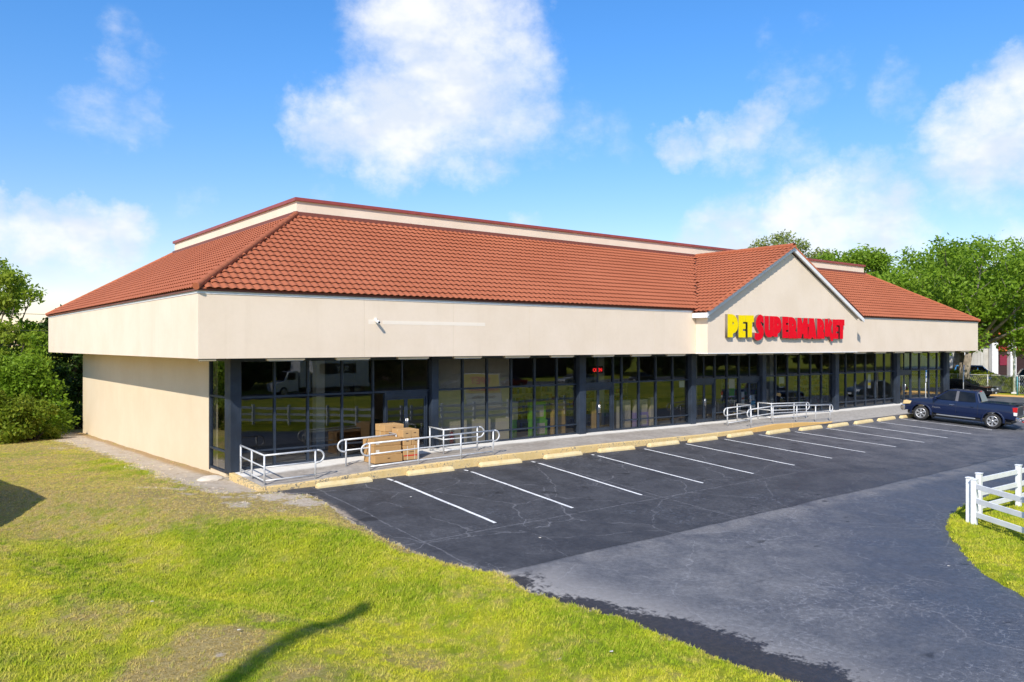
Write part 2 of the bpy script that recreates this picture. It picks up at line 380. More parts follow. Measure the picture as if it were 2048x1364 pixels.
LUSH = [(-.5, 7.3, 1.1, .95), (-.7, 9.5, 1.0, .8), (-.4, 5.2, .9, .7), (-.6, -6.5, 1.7, .8), (.6, -8.2, 1.5, .9), (.9, -10.2, 1.3, .9), (-1.0, -9.2, 1.2, .8), (-2.9, -7.2, 1.5, .8), (-3.6, -4.4, 1.4, .7), (2.2, -13.2, 1.0, .7), (2.6, -15, 1.2, .7), (-5.6, -10.3, 1.3, .6), (16, -17, 3, .6), (20, -15, 3, .7), (14, -18.5, 2, .6), (-7.6, 15.5, 3, .5)]
def cover(P):
    o = np.zeros((len(P), 3))
    for k, L in enumerate((DRY, SAND, LUSH)):
        for x, y, r, w in L:
            d2 = (P[:, 0] - x) ** 2 + (P[:, 1] - y) ** 2; o[:, k] = np.maximum(o[:, k], w * np.exp(-d2 / (r * r)))
    st = segdist(P, np.array([(.95, -.4), (.75, 1.5), (.72, 4), (.75, 9), (.75, 15), (.6, 21), (.7, 27)])); o[:, 1] = np.maximum(o[:, 1], 1.1 * np.exp(-(st / 1.0) ** 2))
    o[:, 0] = np.maximum(o[:, 0], (.37 + .35 * sstep(-6, 0, P[:, 1])) * (P[:, 0] < 6)); o[:, 0] *= 1 - .75 * o[:, 2]
    e = -pave(P); o[:, 0] = np.maximum(o[:, 0], (.62 + .5 * (P[:, 1] > -9)) * np.exp(-(np.clip(e, 0, 9) / (.4 + .5 * sstep(-11, -5, P[:, 1]))) ** 2) * (P[:, 0] < 6))
    o[:, 1] = np.maximum(o[:, 1], (.5 + .25 * (P[:, 1] > -6)) * np.exp(-(np.clip(e, 0, 9) / .22) ** 2) * (P[:, 0] < 6))
    return o
def axis(lo, hi, step, far):
    a = list(np.arange(lo, hi + 1e-6, step)); s = step; x = hi
    while x < far: s *= 1.25; x += s; a.append(x)
    s = step; x = lo; b = []
    while x > -far: s *= 1.25; x -= s; b.append(x)
    return np.array(b[::-1] + a)
def vnoise(x, y, s, seed=0):
    "cheap smooth value noise"
    def h(i, j): 
        n = np.sin(i * 127.1 + j * 311.7 + seed * 74.7) * 43758.5453; return n - np.floor(n)
    x = x / s; y = y / s; i = np.floor(x); j = np.floor(y); fx = x - i; fy = y - j
    fx = fx * fx * (3 - 2 * fx); fy = fy * fy * (3 - 2 * fy)
    return (h(i, j) * (1 - fx) + h(i + 1, j) * fx) * (1 - fy) + (h(i, j + 1) * (1 - fx) + h(i + 1, j + 1) * fx) * fy
def lawn_height(P):
    d = pave(P) + .22 * (vnoise(P[:, 0], P[:, 1], .35, 3) - .5) + .12 * (vnoise(P[:, 0], P[:, 1], .16, 4) - .5)
    off = -.075 + .125 * sstep(.10, -.16, d) if False else -.075 + .125 * (1 - sstep(-.16, .10, d))
    under = ((P[:, 0] > 1.75) & (P[:, 0] < 52.8) & (P[:, 1] > -1.3) & (P[:, 1] < 26)) * .35
    return ground(P[:, 0], P[:, 1]) - under + off + .025 * (vnoise(P[:, 0], P[:, 1], .5, 1) - .5) + .05 * (vnoise(P[:, 0], P[:, 1], 2.1, 2) - .5)
def build_lawn():
    xs = axis(-14, 25, .2, 1800); ys = axis(-22, 26, .2, 1800)
    X, Y = np.meshgrid(xs, ys); P = np.stack([X.ravel(), Y.ravel()], 1)
    z = lawn_height(P); V = np.column_stack([P, z]); nx = len(xs); ny = len(ys)
    i = np.arange((ny - 1) * (nx - 1)); a = (i // (nx - 1)) * nx + i % (nx - 1)
    F = np.stack([a, a + 1, a + nx + 1, a + nx], 1)
    me = npmesh('ground', V, F, mat_lawn(), True)
    at = me.attributes.new('cover', 'FLOAT_COLOR', 'POINT'); c = np.ones((len(P), 4), np.float32); c[:, :3] = cover(P); at.data.foreach_set('color', c.ravel())
    return tag(link('ground', me), 'mown lawn ground with green and dry patches', kind='structure')
build_lawn()

def build_grass():
    # a tuft of blades, scattered on points over the near lawn
    mb = MB(); r = random.Random(2)
    for k in range(13):
        a = r.uniform(0, 6.28); rad = r.uniform(0, .075); x = rad * math.cos(a); y = rad * math.sin(a)
        h = r.uniform(.022, .062); w = r.uniform(.004, .008); b = r.uniform(0, 6.28); t = r.uniform(.2, .9) * h; c = r.uniform(0, 6.28)
        dx, dy = w * math.cos(b), w * math.sin(b); tx, ty = t * math.cos(c), t * math.sin(c)
        mb.add([(x - dx, y - dy, -.015), (x + dx, y + dy, -.015), (x + tx * .5 + dx * .7, y + ty * .5 + dy * .7, h * .65), (x + tx * .5 - dx * .7, y + ty * .5 - dy * .7, h * .65), (x + tx, y + ty, h)], [(0, 1, 2, 3), (3, 2, 4)])
    me = mb.mesh('grass_tuft', mat_blade())
    tuft = bpy.data.objects.new('grass_tuft_source', me)        # not linked: only the geometry nodes use it
    n = 150000; g = np.random.default_rng(3)
    A = np.column_stack([g.uniform(-14, 4.5, n), g.uniform(-19, 26, n)])
    B = np.column_stack([g.uniform(9, 27, 26000), g.uniform(-24, -13.4, 26000)])
    P = np.concatenate([A, B])
    d = np.hypot(P[:, 0] + 7.3, P[:, 1] + 24.6); keep = g.random(len(P)) < np.clip(26 / (d + 4), .3, 1); P = P[keep]
    pv = pave(P); bd = (P[:, 0] > 1.3) & (P[:, 1] > -1.4)
    c = cover(P)
    keep = (pv < -.02 + .05 * g.random(len(P))) & ~bd & (g.random(len(P)) > np.clip(c[:, 1] * 1.35 - .2, 0, .97)) & (g.random(len(P)) > .8 * np.clip(c[:, 0] - .45, 0, 1))
    P = P[keep]; c = c[keep]; z = lawn_height(P)
    m = bpy.data.meshes.new('grass'); m.vertices.add(len(P)); m.vertices.foreach_set('co', np.column_stack([P, z]).astype(np.float32).ravel())
    at = m.attributes.new('cover', 'FLOAT_VECTOR', 'POINT'); at.data.foreach_set('vector', c.astype(np.float32).ravel())
    sc = m.attributes.new('tall', 'FLOAT', 'POINT'); sc.data.foreach_set('value', ((.6 + .6 * g.random(len(P))) * (.85 + .5 * c[:, 2]) * (1 - .25 * np.clip(c[:, 0], 0, 1))).astype(np.float32))
    m.update(); o = link('grass', m); tag(o, 'short mown grass blades covering the lawn', kind='stuff', cat='grass')
    ng = bpy.data.node_groups.new('scatter_grass', 'GeometryNodeTree')
    ng.interface.new_socket('Geometry', in_out='INPUT', socket_type='NodeSocketGeometry'); ng.interface.new_socket('Geometry', in_out='OUTPUT', socket_type='NodeSocketGeometry')
    N = ng.nodes; L = ng.links; gi = N.new('NodeGroupInput'); go = N.new('NodeGroupOutput')
    oi = N.new('GeometryNodeObjectInfo'); oi.inputs[0].default_value = tuft; oi.inputs['As Instance'].default_value = True
    ip = N.new('GeometryNodeInstanceOnPoints'); rv = N.new('FunctionNodeRandomValue'); rv.data_type = 'FLOAT_VECTOR'
    rv.inputs[0].default_value = (-.25, -.25, 0); rv.inputs[1].default_value = (.25, .25, 6.283)
    na = N.new('GeometryNodeInputNamedAttribute'); na.data_type = 'FLOAT'; na.inputs[0].default_value = 'tall'
    L.new(gi.outputs[0], ip.inputs['Points']); L.new(oi.outputs['Geometry'], ip.inputs['Instance'])
    L.new(rv.outputs[0], ip.inputs['Rotation']); L.new(na.outputs[0], ip.inputs['Scale']); L.new(ip.outputs[0], go.inputs[0])
    md = o.modifiers.new('scatter', 'NODES'); md.node_group = ng
build_grass()

def mat_asphalt():
    b = NB('asphalt'); p = b.pos(); x, y, z = b.xyz(p)
    e = b.attr('edge').outputs['Fac']; isl = b.attr('isle').outputs['Fac']
    nL = b.noise(p, .22, 5, .6); nM = b.noise(p, 1.1, 7, .65); nF = b.noise(p, 9, 6, .7); nS = b.noise(p, 90, 3, .7)
    wx = b.noise(p, .5, 3)
    yw = b.ma('ADD', y, b.ma('MULTIPLY', b.ma('SUBTRACT', wx, .5), .35))
    sealed = b.ma('MULTIPLY', b.mr(yw, -10.85, -10.72), b.mr(b.ma('ADD', x, b.ma('MULTIPLY', nM, 8.)), 40, 24, .35, 1))
    seal_c = b.mix(b.mr(nM, .3, .7), (.034, .035, .041), (.060, .061, .069))
    seal_c = b.mix(b.mr(b.ma('MULTIPLY', b.mr(nL, .5, .7), b.mr(nF, .45, .7)), .1, .8, 0, .5), seal_c, (.105, .115, .14))
    # blue-white scuffs
    sc = b.ma('MULTIPLY', b.mr(b.noise(p, .38, 4, .6), .56, .70), b.mr(b.noise(p, 11, 6, .75), .5, .68))
    seal_c = b.mix(b.ma('MULTIPLY', sc, .5), seal_c, (.23, .26, .31))
    lane_c = b.mix(b.mr(nM, .32, .68), (.10, .102, .112), (.175, .174, .180))
    lane_c = b.mix(b.mr(nL, .45, .68, 0, .55), lane_c, (.062, .067, .083))
    lane_c = b.mix(b.mr(isl, 1.0, 6.0, .72, 0), lane_c, (.048, .056, .078))
    far = b.mr(x, 14, 30)
    seal_c = b.mix(b.ma('MULTIPLY', far, b.mr(nM, .3, .7, .25, .85)), seal_c, (.088, .085, .094))
    c = b.mix(sealed, lane_c, seal_c)
    # pale worn seam between the two surfaces
    seam = b.ma('MULTIPLY', b.mr(b.ma('ABSOLUTE', b.ma('ADD', yw, 11.05)), .02, .75, 1, 0), b.mr(nM, .3, .6))
    seam = b.ma('MULTIPLY', seam, b.ma('SUBTRACT', 1., sealed))
    c = b.mix(b.ma('MULTIPLY', seam, .6), c, (.20, .19, .185))
    c = b.mix(b.ma('MULTIPLY', b.mr(b.ma('ABSOLUTE', b.ma('ADD', yw, 10.74)), .0, .05, 1, 0), .5), c, (.018, .018, .02))
    # cracks
    wv = b.new('ShaderNodeVectorMath', operation='ADD'); nc = b.new('ShaderNodeTexNoise'); nc.inputs['Scale'].default_value = 1.6; nc.inputs['Detail'].default_value = 5; b.L.new(p, nc.inputs['Vector'])
    ws = b.new('ShaderNodeVectorMath', operation='SCALE'); ws.inputs['Scale'].default_value = .55; b.L.new(nc.outputs['Color'], ws.inputs[0]); b.L.new(p, wv.inputs[0]); b.L.new(ws.outputs[0], wv.inputs[1])
    def vor(scale, lo, hi):
        v = b.new('ShaderNodeTexVoronoi', feature='DISTANCE_TO_EDGE'); v.inputs['Scale'].default_value = scale; b.L.new(wv.outputs[0], v.inputs['Vector'])
        return b.mr(v.outputs[0], lo, hi, 1, 0)
    big = b.ma('MULTIPLY', vor(.34, .002, .008), b.mr(nM, .38, .52))
    ali = b.ma('MULTIPLY', vor(3.6, .01, .055), b.mr(b.noise(p, .33, 4), .50, .62))
    ali2 = b.ma('MULTIPLY', b.ma('MULTIPLY', vor(4.6, .012, .07), b.mr(y, -9.2, -10.6)), b.mr(b.noise(p, .42, 3), .46, .60))
    near = b.mr(x, 26, 12)
    ln = b.ma('ADD', y, b.ma('MULTIPLY', b.ma('SUBTRACT', nM, .5), .22)); st1 = b.mr(b.ma('ABSOLUTE', b.ma('ADD', ln, 7.95)), .008, .035, 1, 0); lx = b.ma('ADD', x, b.ma('MULTIPLY', b.ma('SUBTRACT', nM, .5), .3))
    st2 = b.ma('MULTIPLY', b.mr(b.ma('ABSOLUTE', b.ma('SUBTRACT', b.ma('FRACT', b.ma('MULTIPLY', b.ma('ADD', lx, 1.4), .115)), .5)), .0012, .004, 1, 0), b.mr(y, -10.9, -10.6)); big = b.ma('MAXIMUM', big, b.ma('MULTIPLY', b.ma('MAXIMUM', st1, st2), b.mr(nF, .34, .5)))
    ck = b.ma('MULTIPLY', b.ma('MAXIMUM', b.ma('MULTIPLY', big, .8), b.ma('MULTIPLY', b.ma('MAXIMUM', b.ma('MULTIPLY', ali, .4), ali2), b.mr(nF, .40, .58))), near)
    c = b.mix(b.ma('MULTIPLY', ck, .42), c, (.27, .27, .285))
    # aggregate speckle
    c = b.mix(b.mr(nF, .3, .72, 0, 1), b.mix(1., c, (.80, .80, .80), 'MULTIPLY'), b.mix(1., c, (1.25, 1.25, 1.25), 'MULTIPLY'))
    c = b.mix(b.mr(nS, .3, .72, 0, 1), b.mix(1., c, (.68, .68, .68), 'MULTIPLY'), b.mix(1., c, (1.36, 1.36, 1.36), 'MULTIPLY'))
    # dust band and drain stain along the low grass edge
    en = b.ma('ADD', e, b.ma('MULTIPLY', b.ma('SUBTRACT', nM, .5), 1.5))
    low = b.mr(y, -10.6, -11.6)
    c = b.mix(b.ma('MULTIPLY', b.ma('MULTIPLY', b.mr(en, .3, 1.9, 1, 0), low), .62), c, (.36, .335, .31))
    lowdrain = b.mr(y, -12.0, -15.6, .30, .95)
    wet = b.mr(b.ma('SUBTRACT', b.ma('ADD', b.ma('ADD', e, b.ma('MULTIPLY', b.ma('SUBTRACT', nM, .5), 1.9)), b.ma('MULTIPLY', b.ma('SUBTRACT', nF, .5), 1.2)), lowdrain), -.14, .14, 1, 0)
    wet = b.ma('MULTIPLY', wet, b.mr(y, -10.9, -11.2))
    c = b.mix(b.ma('MULTIPLY', wet, .93), c, b.mix(b.mr(nF, .4, .7), (.012, .011, .012), (.035, .028, .025)))
    # sandy spill at the upper edge
    sp = b.ma('MULTIPLY', b.mr(b.ma('ADD', e, b.ma('MULTIPLY', b.ma('SUBTRACT', nF, .5), .5)), .0, .22, 1, 0), b.mr(y, -11.2, -10.8))
    c = b.mix(b.ma('MULTIPLY', sp, .7), c, (.42, .34, .26))
    # dark oil drips in the stalls
    oil = b.ma('MULTIPLY', b.mr(b.noise(p, 1.5, 3, .5), .66, .72), b.mr(y, -8.2, -6.8))
    oil2 = b.ma('MULTIPLY', b.mr(b.noise(b.pos((1, 1.9, 1)), .9, 3, .55), .67, .74), b.mr(isl, 6.5, 4., 0, 1)); oil = b.ma('MAXIMUM', oil, oil2)
    c = b.mix(b.ma('MULTIPLY', oil, .7), c, (.012, .012, .014))
    rough = b.mr(nM, .3, .7, .62, .82)
    rough = b.ma('SUBTRACT', rough, b.ma('MULTIPLY', wet, .22)); rough = b.ma('SUBTRACT', rough, b.ma('MULTIPLY', b.mr(isl, 1, 6, 1, 0), .16))
    b.set(Base_Color=c, Roughness=rough); b.b.inputs['Specular IOR Level'].default_value = .5
    b.bump(b.ma('SUBTRACT', b.ma('ADD', b.ma('MULTIPLY', nS, .5), b.ma('MULTIPLY', nF, .3)), b.ma('MULTIPLY', ck, .8)), .35, .012)
    return b.m
def build_asphalt():
    xs = np.concatenate([np.arange(-300, -14, 8), np.arange(-14, 30, .4), np.arange(30, 114, 1.0), np.arange(114, 500, 8)]); ys = np.concatenate([np.arange(-57.27, -45, 2.4), np.arange(-44.87, 36, .4)])
    X, Y = np.meshgrid(xs, ys); P = np.stack([X.ravel(), Y.ravel()], 1); d = pave(P); nx = len(xs); ny = len(ys)
    i = np.arange((ny - 1) * (nx - 1)); a = (i // (nx - 1)) * nx + i % (nx - 1); F = np.stack([a, a + 1, a + nx + 1, a + nx], 1)
    cell = np.maximum(np.maximum(d[F[:, 0]], d[F[:, 1]]), np.maximum(d[F[:, 2]], d[F[:, 3]])); F = F[cell > -.45]
    used = np.unique(F); mp = np.full(len(P), -1); mp[used] = np.arange(len(used)); F = mp[F]; P = P[used]
    V = np.column_stack([P, base_z(P[:, 0], P[:, 1]) - .9 * np.clip(-pave(P) - .12, 0, .4)])
    me = npmesh('parking_lot', V, F, mat_asphalt(), True)
    w = np.array(WEST); ed = segdist(P, w); isl = segdist(P, np.array(ISLE[4:]))
    for n, v in (('edge', ed), ('isle', isl)):
        at = me.attributes.new(n, 'FLOAT', 'POINT'); at.data.foreach_set('value', v.astype(np.float32))
    return tag(link('parking_lot', me), 'dark asphalt parking lot and driveway', kind='structure')
lot = build_asphalt()

def mat_line():
    b = NB('line_paint'); p = b.pos(); n = b.noise(p, 26, 6, .75); n2 = b.noise(p, 3, 4)
    f = b.mr(b.ma('ADD', n, b.ma('MULTIPLY', n2, .5)), .70, .88, 0, .6)
    b.set(Base_Color=b.mix(f, (.84, .84, .83), (.36, .36, .38)), Roughness=.75); return b.m
LINES = [((5.49, -1.61), (5.43, -7.57)), ((8.45, -1.73), (8.28, -7.48)), ((11.47, -1.72), (11.23, -7.43)), ((14.42, -1.83), (14.34, -7.33)), ((17.22, -2.03), (17.24, -7.27)), ((19.77, -2.09), (20.04, -7.14)), ((22.38, -2.12), (22.78, -7.09)), ((25.0, -2.11), (25.44, -7.07)), ((27.51, -2.4), (28.12, -7.05)), ((30.11, -2.5), (30.69, -7.11)), ((32.67, -2.5), (33.23, -7.06)), ((35.19, -2.57), (35.83, -7.07)), ((37.72, -2.56), (38.47, -7.01)), ((40.6, -2.6), (41.3, -7.0)), ((43.3, -2.6), (44.0, -7.0)), ((46.0, -2.6), (46.8, -7.0)), ((49, -2.6), (49.8, -7.0)), ((52, -2.6), (52.8, -7.0))]
lm = mat_line()
for (a, c) in LINES:
    n = 10; V = []; r2 = random.Random(int(a[0] * 100)); wob = [r2.uniform(-.012, .012) for _ in range(n + 1)]
    for i in range(n + 1):
        t = i / n; x = a[0] + (c[0] - a[0]) * t + wob[i]; y = a[1] + (c[1] - a[1]) * t; z = lotz(x, y) + .006
        V += [(x - .052, y, z), (x + .052, y, z)]
    o = link('parking_line', mkmesh('parking_line', V, [(2 * i, 2 * i + 1, 2 * i + 3, 2 * i + 2) for i in range(n)], lm), lot)

# ---------------------------------------------------------------- pavement in front of the shop
KX = [1.35, 2.6, 4.3, 6.1, 8.1, 10.3, 15.4, 18.3, 21.6, 25.4, 27.4, 29.6, 32, 34.5, 41, 60]; KZ = [.12, .12, .2, .26, .30, .33, .34, .31, .28, .31, .41, .36, .23, .20, .245, .37]
GX = [1.35, 2.9, 5.3, 9, 17, 24, 30, 37.4, 45, 60]; GZ = [.25, .3, .36, .41, .44, .42, .44, .46, .5, .52]
def side_z(x, y):
    a = np.interp(x, KX, KZ); c = np.interp(x, GX, GZ); t = min(1, max(0, (y + 1.35) / 2.78)); return float(a + (c - a) * t)
def mat_concrete():
    b = NB('sidewalk_concrete'); p = b.pos(); x, y, z = b.xyz(p)
    n1 = b.noise(p, .8, 6, .65); n2 = b.noise(p, 6, 6, .7); n3 = b.noise(p, 60, 3)
    yy = b.ma('ADD', y, b.ma('MULTIPLY', b.ma('SUBTRACT', n1, .5), .5))
    edge = b.mr(x, 2, 20, .35, .75)
    clean = b.mr(b.ma('SUBTRACT', yy, edge), -.12, .22)
    g = b.mix(b.mr(n1, .3, .7), (.33, .29, .25), (.46, .42, .37))
    g = b.mix(b.mr(x, 18, 34, 0, .75), g, (.44, .42, .39))
    g = b.mix(b.mr(n2, .42, .7, 0, .6), g, (.20, .18, .16))
    c = b.mix(clean, g, b.mix(b.mr(n2, .3, .7), (.70, .67, .62), (.80, .78, .73)))
    c = b.mix(b.mr(n3, .3, .7, 0, .25), c, b.mix(1., c, (.7, .7, .7), 'MULTIPLY'))
    b.set(Base_Color=c, Roughness=.9); b.bump(n3, .15, .01); return b.m
conc = mat_concrete()
def mat_kerb():
    b = NB('kerb_paint'); p = b.pos(); x, y, z = b.xyz(p); n1 = b.noise(p, 2.2, 6, .7); n2 = b.noise(p, 12, 6, .75)
    c = b.mix(b.mr(n1, .3, .7), (.68, .48, .19), (.78, .59, .29))
    c = b.mix(b.mr(x, 23, 26, 0, .8), c, (.72, .42, .12))
    chip = b.ma('MULTIPLY', b.mr(b.ma('ADD', b.ma('ADD', n2, b.ma('MULTIPLY', n1, .6)), b.mr(x, 6.5, 2.2, 0, .04)), .84, .96), b.mr(x, 26, 20, .05, 1))
    c = b.mix(chip, c, b.mix(b.mr(n2, .4, .7), (.06, .05, .04), (.30, .26, .21)))
    b.set(Base_Color=c, Roughness=.85); b.bump(n2, .3, .01); return b.m
kerbm = mat_kerb()
walk = tag(thing('sidewalk', 'grey concrete sidewalk along the shop front', None), kind='structure')
def strip(x0, x1, y0, y1, nx, ny, dz, thick, taper=0):
    V = []; F = []
    for i in range(nx + 1):
        for j in range(ny + 1):
            x = x0 + (x1 - x0) * i / nx; y = y0 + (y1 - y0) * j / ny; V.append((x, y, side_z(x, y) + dz))
    for i in range(nx):
        for j in range(ny):
            a = i * (ny + 1) + j; F.append((a, a + ny + 1, a + ny + 2, a + 1))
    n = len(V); rim = [i * (ny + 1) for i in range(nx + 1)] + [nx * (ny + 1) + j for j in range(1, ny + 1)] + [i * (ny + 1) + ny for i in range(nx - 1, -1, -1)] + [j for j in range(ny - 1, 0, -1)]
    V += [(V[i][0], V[i][1], V[i][2] - thick) for i in rim]; m = len(rim)
    F += [(rim[k], n + k, n + (k + 1) % m, rim[(k + 1) % m]) for k in range(m)]
    return V, F
xx = 1.5; k = 0
while xx < 53.2:
    x1 = min(xx + 1.83, 53.3); y0 = -1.2 if xx < 31.5 else -1.4
    for ya, yb in ((y0, .12), (.128, 1.62)):
        V, F = strip(xx + .004, x1 - .004, ya, yb, 4, 4, 0, .45); link('concrete_slab', mkmesh('concrete_slab', V, F, conc), walk)
    xx = x1
kb = tag(thing('kerb', 'yellow painted concrete kerb along the sidewalk', None), kind='structure')
xx = 1.5
while xx < 32.9:
    x1 = min(xx + 3.05, 32.9); V, F = strip(xx + .003, x1 - .003, -1.36, -1.203, 6, 1, .006, .55)
    bevel(link('kerb_stone', mkmesh('kerb_stone', V, F, kerbm), kb), .02, 2, 50); xx = x1
V, F = strip(1.33, 1.497, -1.36, 1.25, 2, 6, .004, .5); bevel(link('kerb_stone', mkmesh('kerb_stone', V, F, kerbm), kb), .02, 2, 50)
# ---------------------------------------------------------------- shop building
def mat_stucco(name, a, c2, streak=True):
    b = NB(name); p = b.pos(); n1 = b.noise(p, .5, 5, .6); n2 = b.noise(b.pos((2.2, 2.2, .12)), 1.0, 6, .65); n3 = b.noise(p, 34, 5, .65); n4 = b.noise(p, 7, 5, .6)
    c = b.mix(b.mr(n1, .3, .7), a, c2)
    c = b.mix(b.mr(n2, .54, .75, 0, .22), c, b.mix(1., c, (.80, .77, .72), 'MULTIPLY'))
    c = b.mix(b.mr(n4, .35, .7, 0, .10), c, b.mix(1., c, (.82, .80, .78), 'MULTIPLY'))
    b.set(Base_Color=c, Roughness=.92); b.b.inputs['Specular IOR Level'].default_value = .2
    b.bump(b.ma('ADD', n3, b.ma('MULTIPLY', n4, .5)), .32, .02); return b.m
stucco = mat_stucco('fascia_stucco', (.79, .655, .51), (.84, .705, .565))
stucco_w = mat_stucco('wall_stucco', (.72, .59, .41), (.76, .635, .455))
white = paint('white_trim', (.80, .80, .80), .5, var=.04)
frame_m = paint('storefront_frame', (.022, .032, .050), .45, var=.25, scale=2.5)
col_m = paint('storefront_column', (.020, .030, .048), .55, var=.35, scale=1.2, bump=.1)
coping_m = paint('coping_metal', (.30, .060, .050), .4, var=.1)
drip_m = paint('drip_edge', (.20, .062, .040), .5)
def mat_tile():
    b = NB('roof_tile'); p = b.pos(); n1 = b.noise(p, .35, 5, .6); n2 = b.noise(p, 5, 5, .65); n3 = b.noise(p, 70, 3)
    rnd = b.new('ShaderNodeNewGeometry').outputs['Random Per Island']
    c = b.mix(b.mr(n1, .3, .7), (.375, .110, .050), (.415, .128, .061))
    c = b.mix(b.ma('MULTIPLY', rnd, .2), c, (.39, .125, .062))
    c = b.mix(b.mr(n2, .4, .75, 0, .35), c, b.mix(1., c, (.80, .76, .74), 'MULTIPLY'))
    b.set(Base_Color=c, Roughness=.86); b.b.inputs['Specular IOR Level'].default_value = .3; b.bump(n3, .25, .006); return b.m
tile_m = mat_tile()
def mat_glass(name, tint, refl=1.0):
    b = NB(name); p = b.pos()
    tr = b.new('ShaderNodeBsdfTransparent'); tr.inputs[0].default_value = (*tint, 1)
    gl = b.new('ShaderNodeBsdfGlossy'); gl.inputs['Roughness'].default_value = 0.0; gl.inputs[0].default_value = (.93, .96, 1.0, 1)
    bp = b.new('ShaderNodeBump'); bp.inputs['Strength'].default_value = .05; bp.inputs['Distance'].default_value = .05
    b.L.new(b.noise(p, .55, 2), bp.inputs['Height']); b.L.new(bp.outputs[0], gl.inputs['Normal'])
    lw = b.new('ShaderNodeLayerWeight'); f = b.ma('ADD', .085 * refl, b.ma('MULTIPLY', b.ma('POWER', lw.outputs['Facing'], 4.4), 1.0))
    m = b.new('ShaderNodeMixShader'); b.L.new(f, m.inputs[0]); b.L.new(tr.outputs[0], m.inputs[1]); b.L.new(gl.outputs[0], m.inputs[2]); b.L.new(m.outputs[0], b.out.inputs[0]); return b.m
glass_m = mat_glass('tinted_glass', (.52, .54, .55))
ZB, ZT, FL, FD = 3.94, 5.99, 54.33, 28.2
WX0, WX1, WY0, WY1 = 1.43, 52.6, 1.43, 26.2
store = thing('store_building', 'long cream stucco store with red tile roof and dark glass front', 'building', (27, 14, .1)); store['_w'] = (27, 14, .1)
def part(name, mb, mat, parent=None): return mb.build(name, mat, store if parent is None else parent)
def sub(name, mb, mat, parent):
    o = link(name, mb.mesh(name, mat)); o.parent = parent; return o      # parent already carries the offset

# fascia band, split at its real panel joints
def fascia_run(xs, f):
    for a, c in zip(xs[:-1], xs[1:]):
        mb = MB(); f(mb, a + .003, c - .003); part('fascia_panel', mb, stucco)
cuts = [0, 5.5, 9.15, 12.8, 16.4, 20.1, 23.0]; fascia_run(cuts, lambda m, a, c: m.box(a if a > .01 else 0, c, 0, .25, ZB, ZT))
fascia_run([36.45, 41, 45.5, 50, FL], lambda m, a, c: m.box(a, c, 0, .25, ZB, ZT))
fascia_run([.25, 7.2, 14.2, 21.2, FD], lambda m, a, c: m.box(0, .25, a, c, ZB, ZT))
fascia_run([.25, 14, FD], lambda m, a, c: m.box(FL - .25, FL, a, c, ZB, ZT))
part('fascia_panel', MB().box(.26, FL - .26, FD - .25, FD, ZB, ZT), stucco)
for a in ((-.018, 22.98, -.018, 0, 5.90, 5.985), (36.48, FL + .018, -.018, 0, 5.92, 5.985), (-.018, 0, .001, FD, 5.91, 5.985), (FL, FL + .018, .001, FD, 5.92, 5.985)): part('eave_flashing', MB().box(*a), white)
for a in ((-.07, 22.85, -.07, .05, 5.99, 6.05), (36.62, FL + .07, -.07, .05, 5.99, 6.05), (-.07, .05, .052, FD, 5.99, 6.05), (FL - .05, FL + .07, .052, FD, 5.99, 6.05)): part('drip_edge', MB().box(*a), drip_m)
sf = MB(); sf.box(.252, FL - .252, .252, 1.7, 3.965, 4.02).box(.252, 1.7, 1.702, FD - .252, 3.965, 4.02).box(52.3, FL - .252, 1.702, FD - .252, 3.965, 4.02).box(1.702, 52.298, WY1 - .2, FD - .252, 3.965, 4.02)
part('soffit', sf, stucco_w)
# walls
part('side_wall', MB().box(WX0, WX0 + .25, 3.42, WY1, -.95, 3.964), stucco_w)
part('side_wall', MB().box(WX1 - .25, WX1, 4.5, WY1, -.3, 3.964), stucco_w)
part('rear_wall', MB().box(WX0 + .252, WX1 - .252, WY1 - .25, WY1, -.95, 3.964), stucco_w)
# interior shell
inm = paint('interior_wall', (.30, .27, .23), .9, var=.08, scale=1); flm = paint('interior_floor', (.20, .19, .18), .45, var=.15, scale=1.5); ceil = paint('interior_ceiling', (.28, .28, .27), .9)
part('floor_slab', MB().box(WX0 + .26, WX1 - .26, 1.56, 15.9, -.2, .40), flm)
part('ceiling', MB().box(WX0 + .26, WX1 - .26, 1.72, 15.9, 3.90, 3.96), ceil)
part('interior_wall', MB().box(WX0 + .26, WX1 - .26, 15.92, 16.1, .1, 3.9), inm)
part('interior_wall', MB().box(9.6, 13.3, 1.95, 2.1, .402, 3.89), paint('partition_board', (.66, .56, .42), .85))
part('interior_wall', MB().box(13.18, 13.3, 2.12, 15.9, .402, 3.89), paint('partition_board', (.42, .36, .27), .85))
pm = paint('interior_post', (.62, .60, .54), .7)
for x in (5.55, 20.3, 27.4, 34.5, 41.6): part('interior_column', MB().box(x - .17, x + .17, 3.6, 3.94, .402, 3.895), pm)

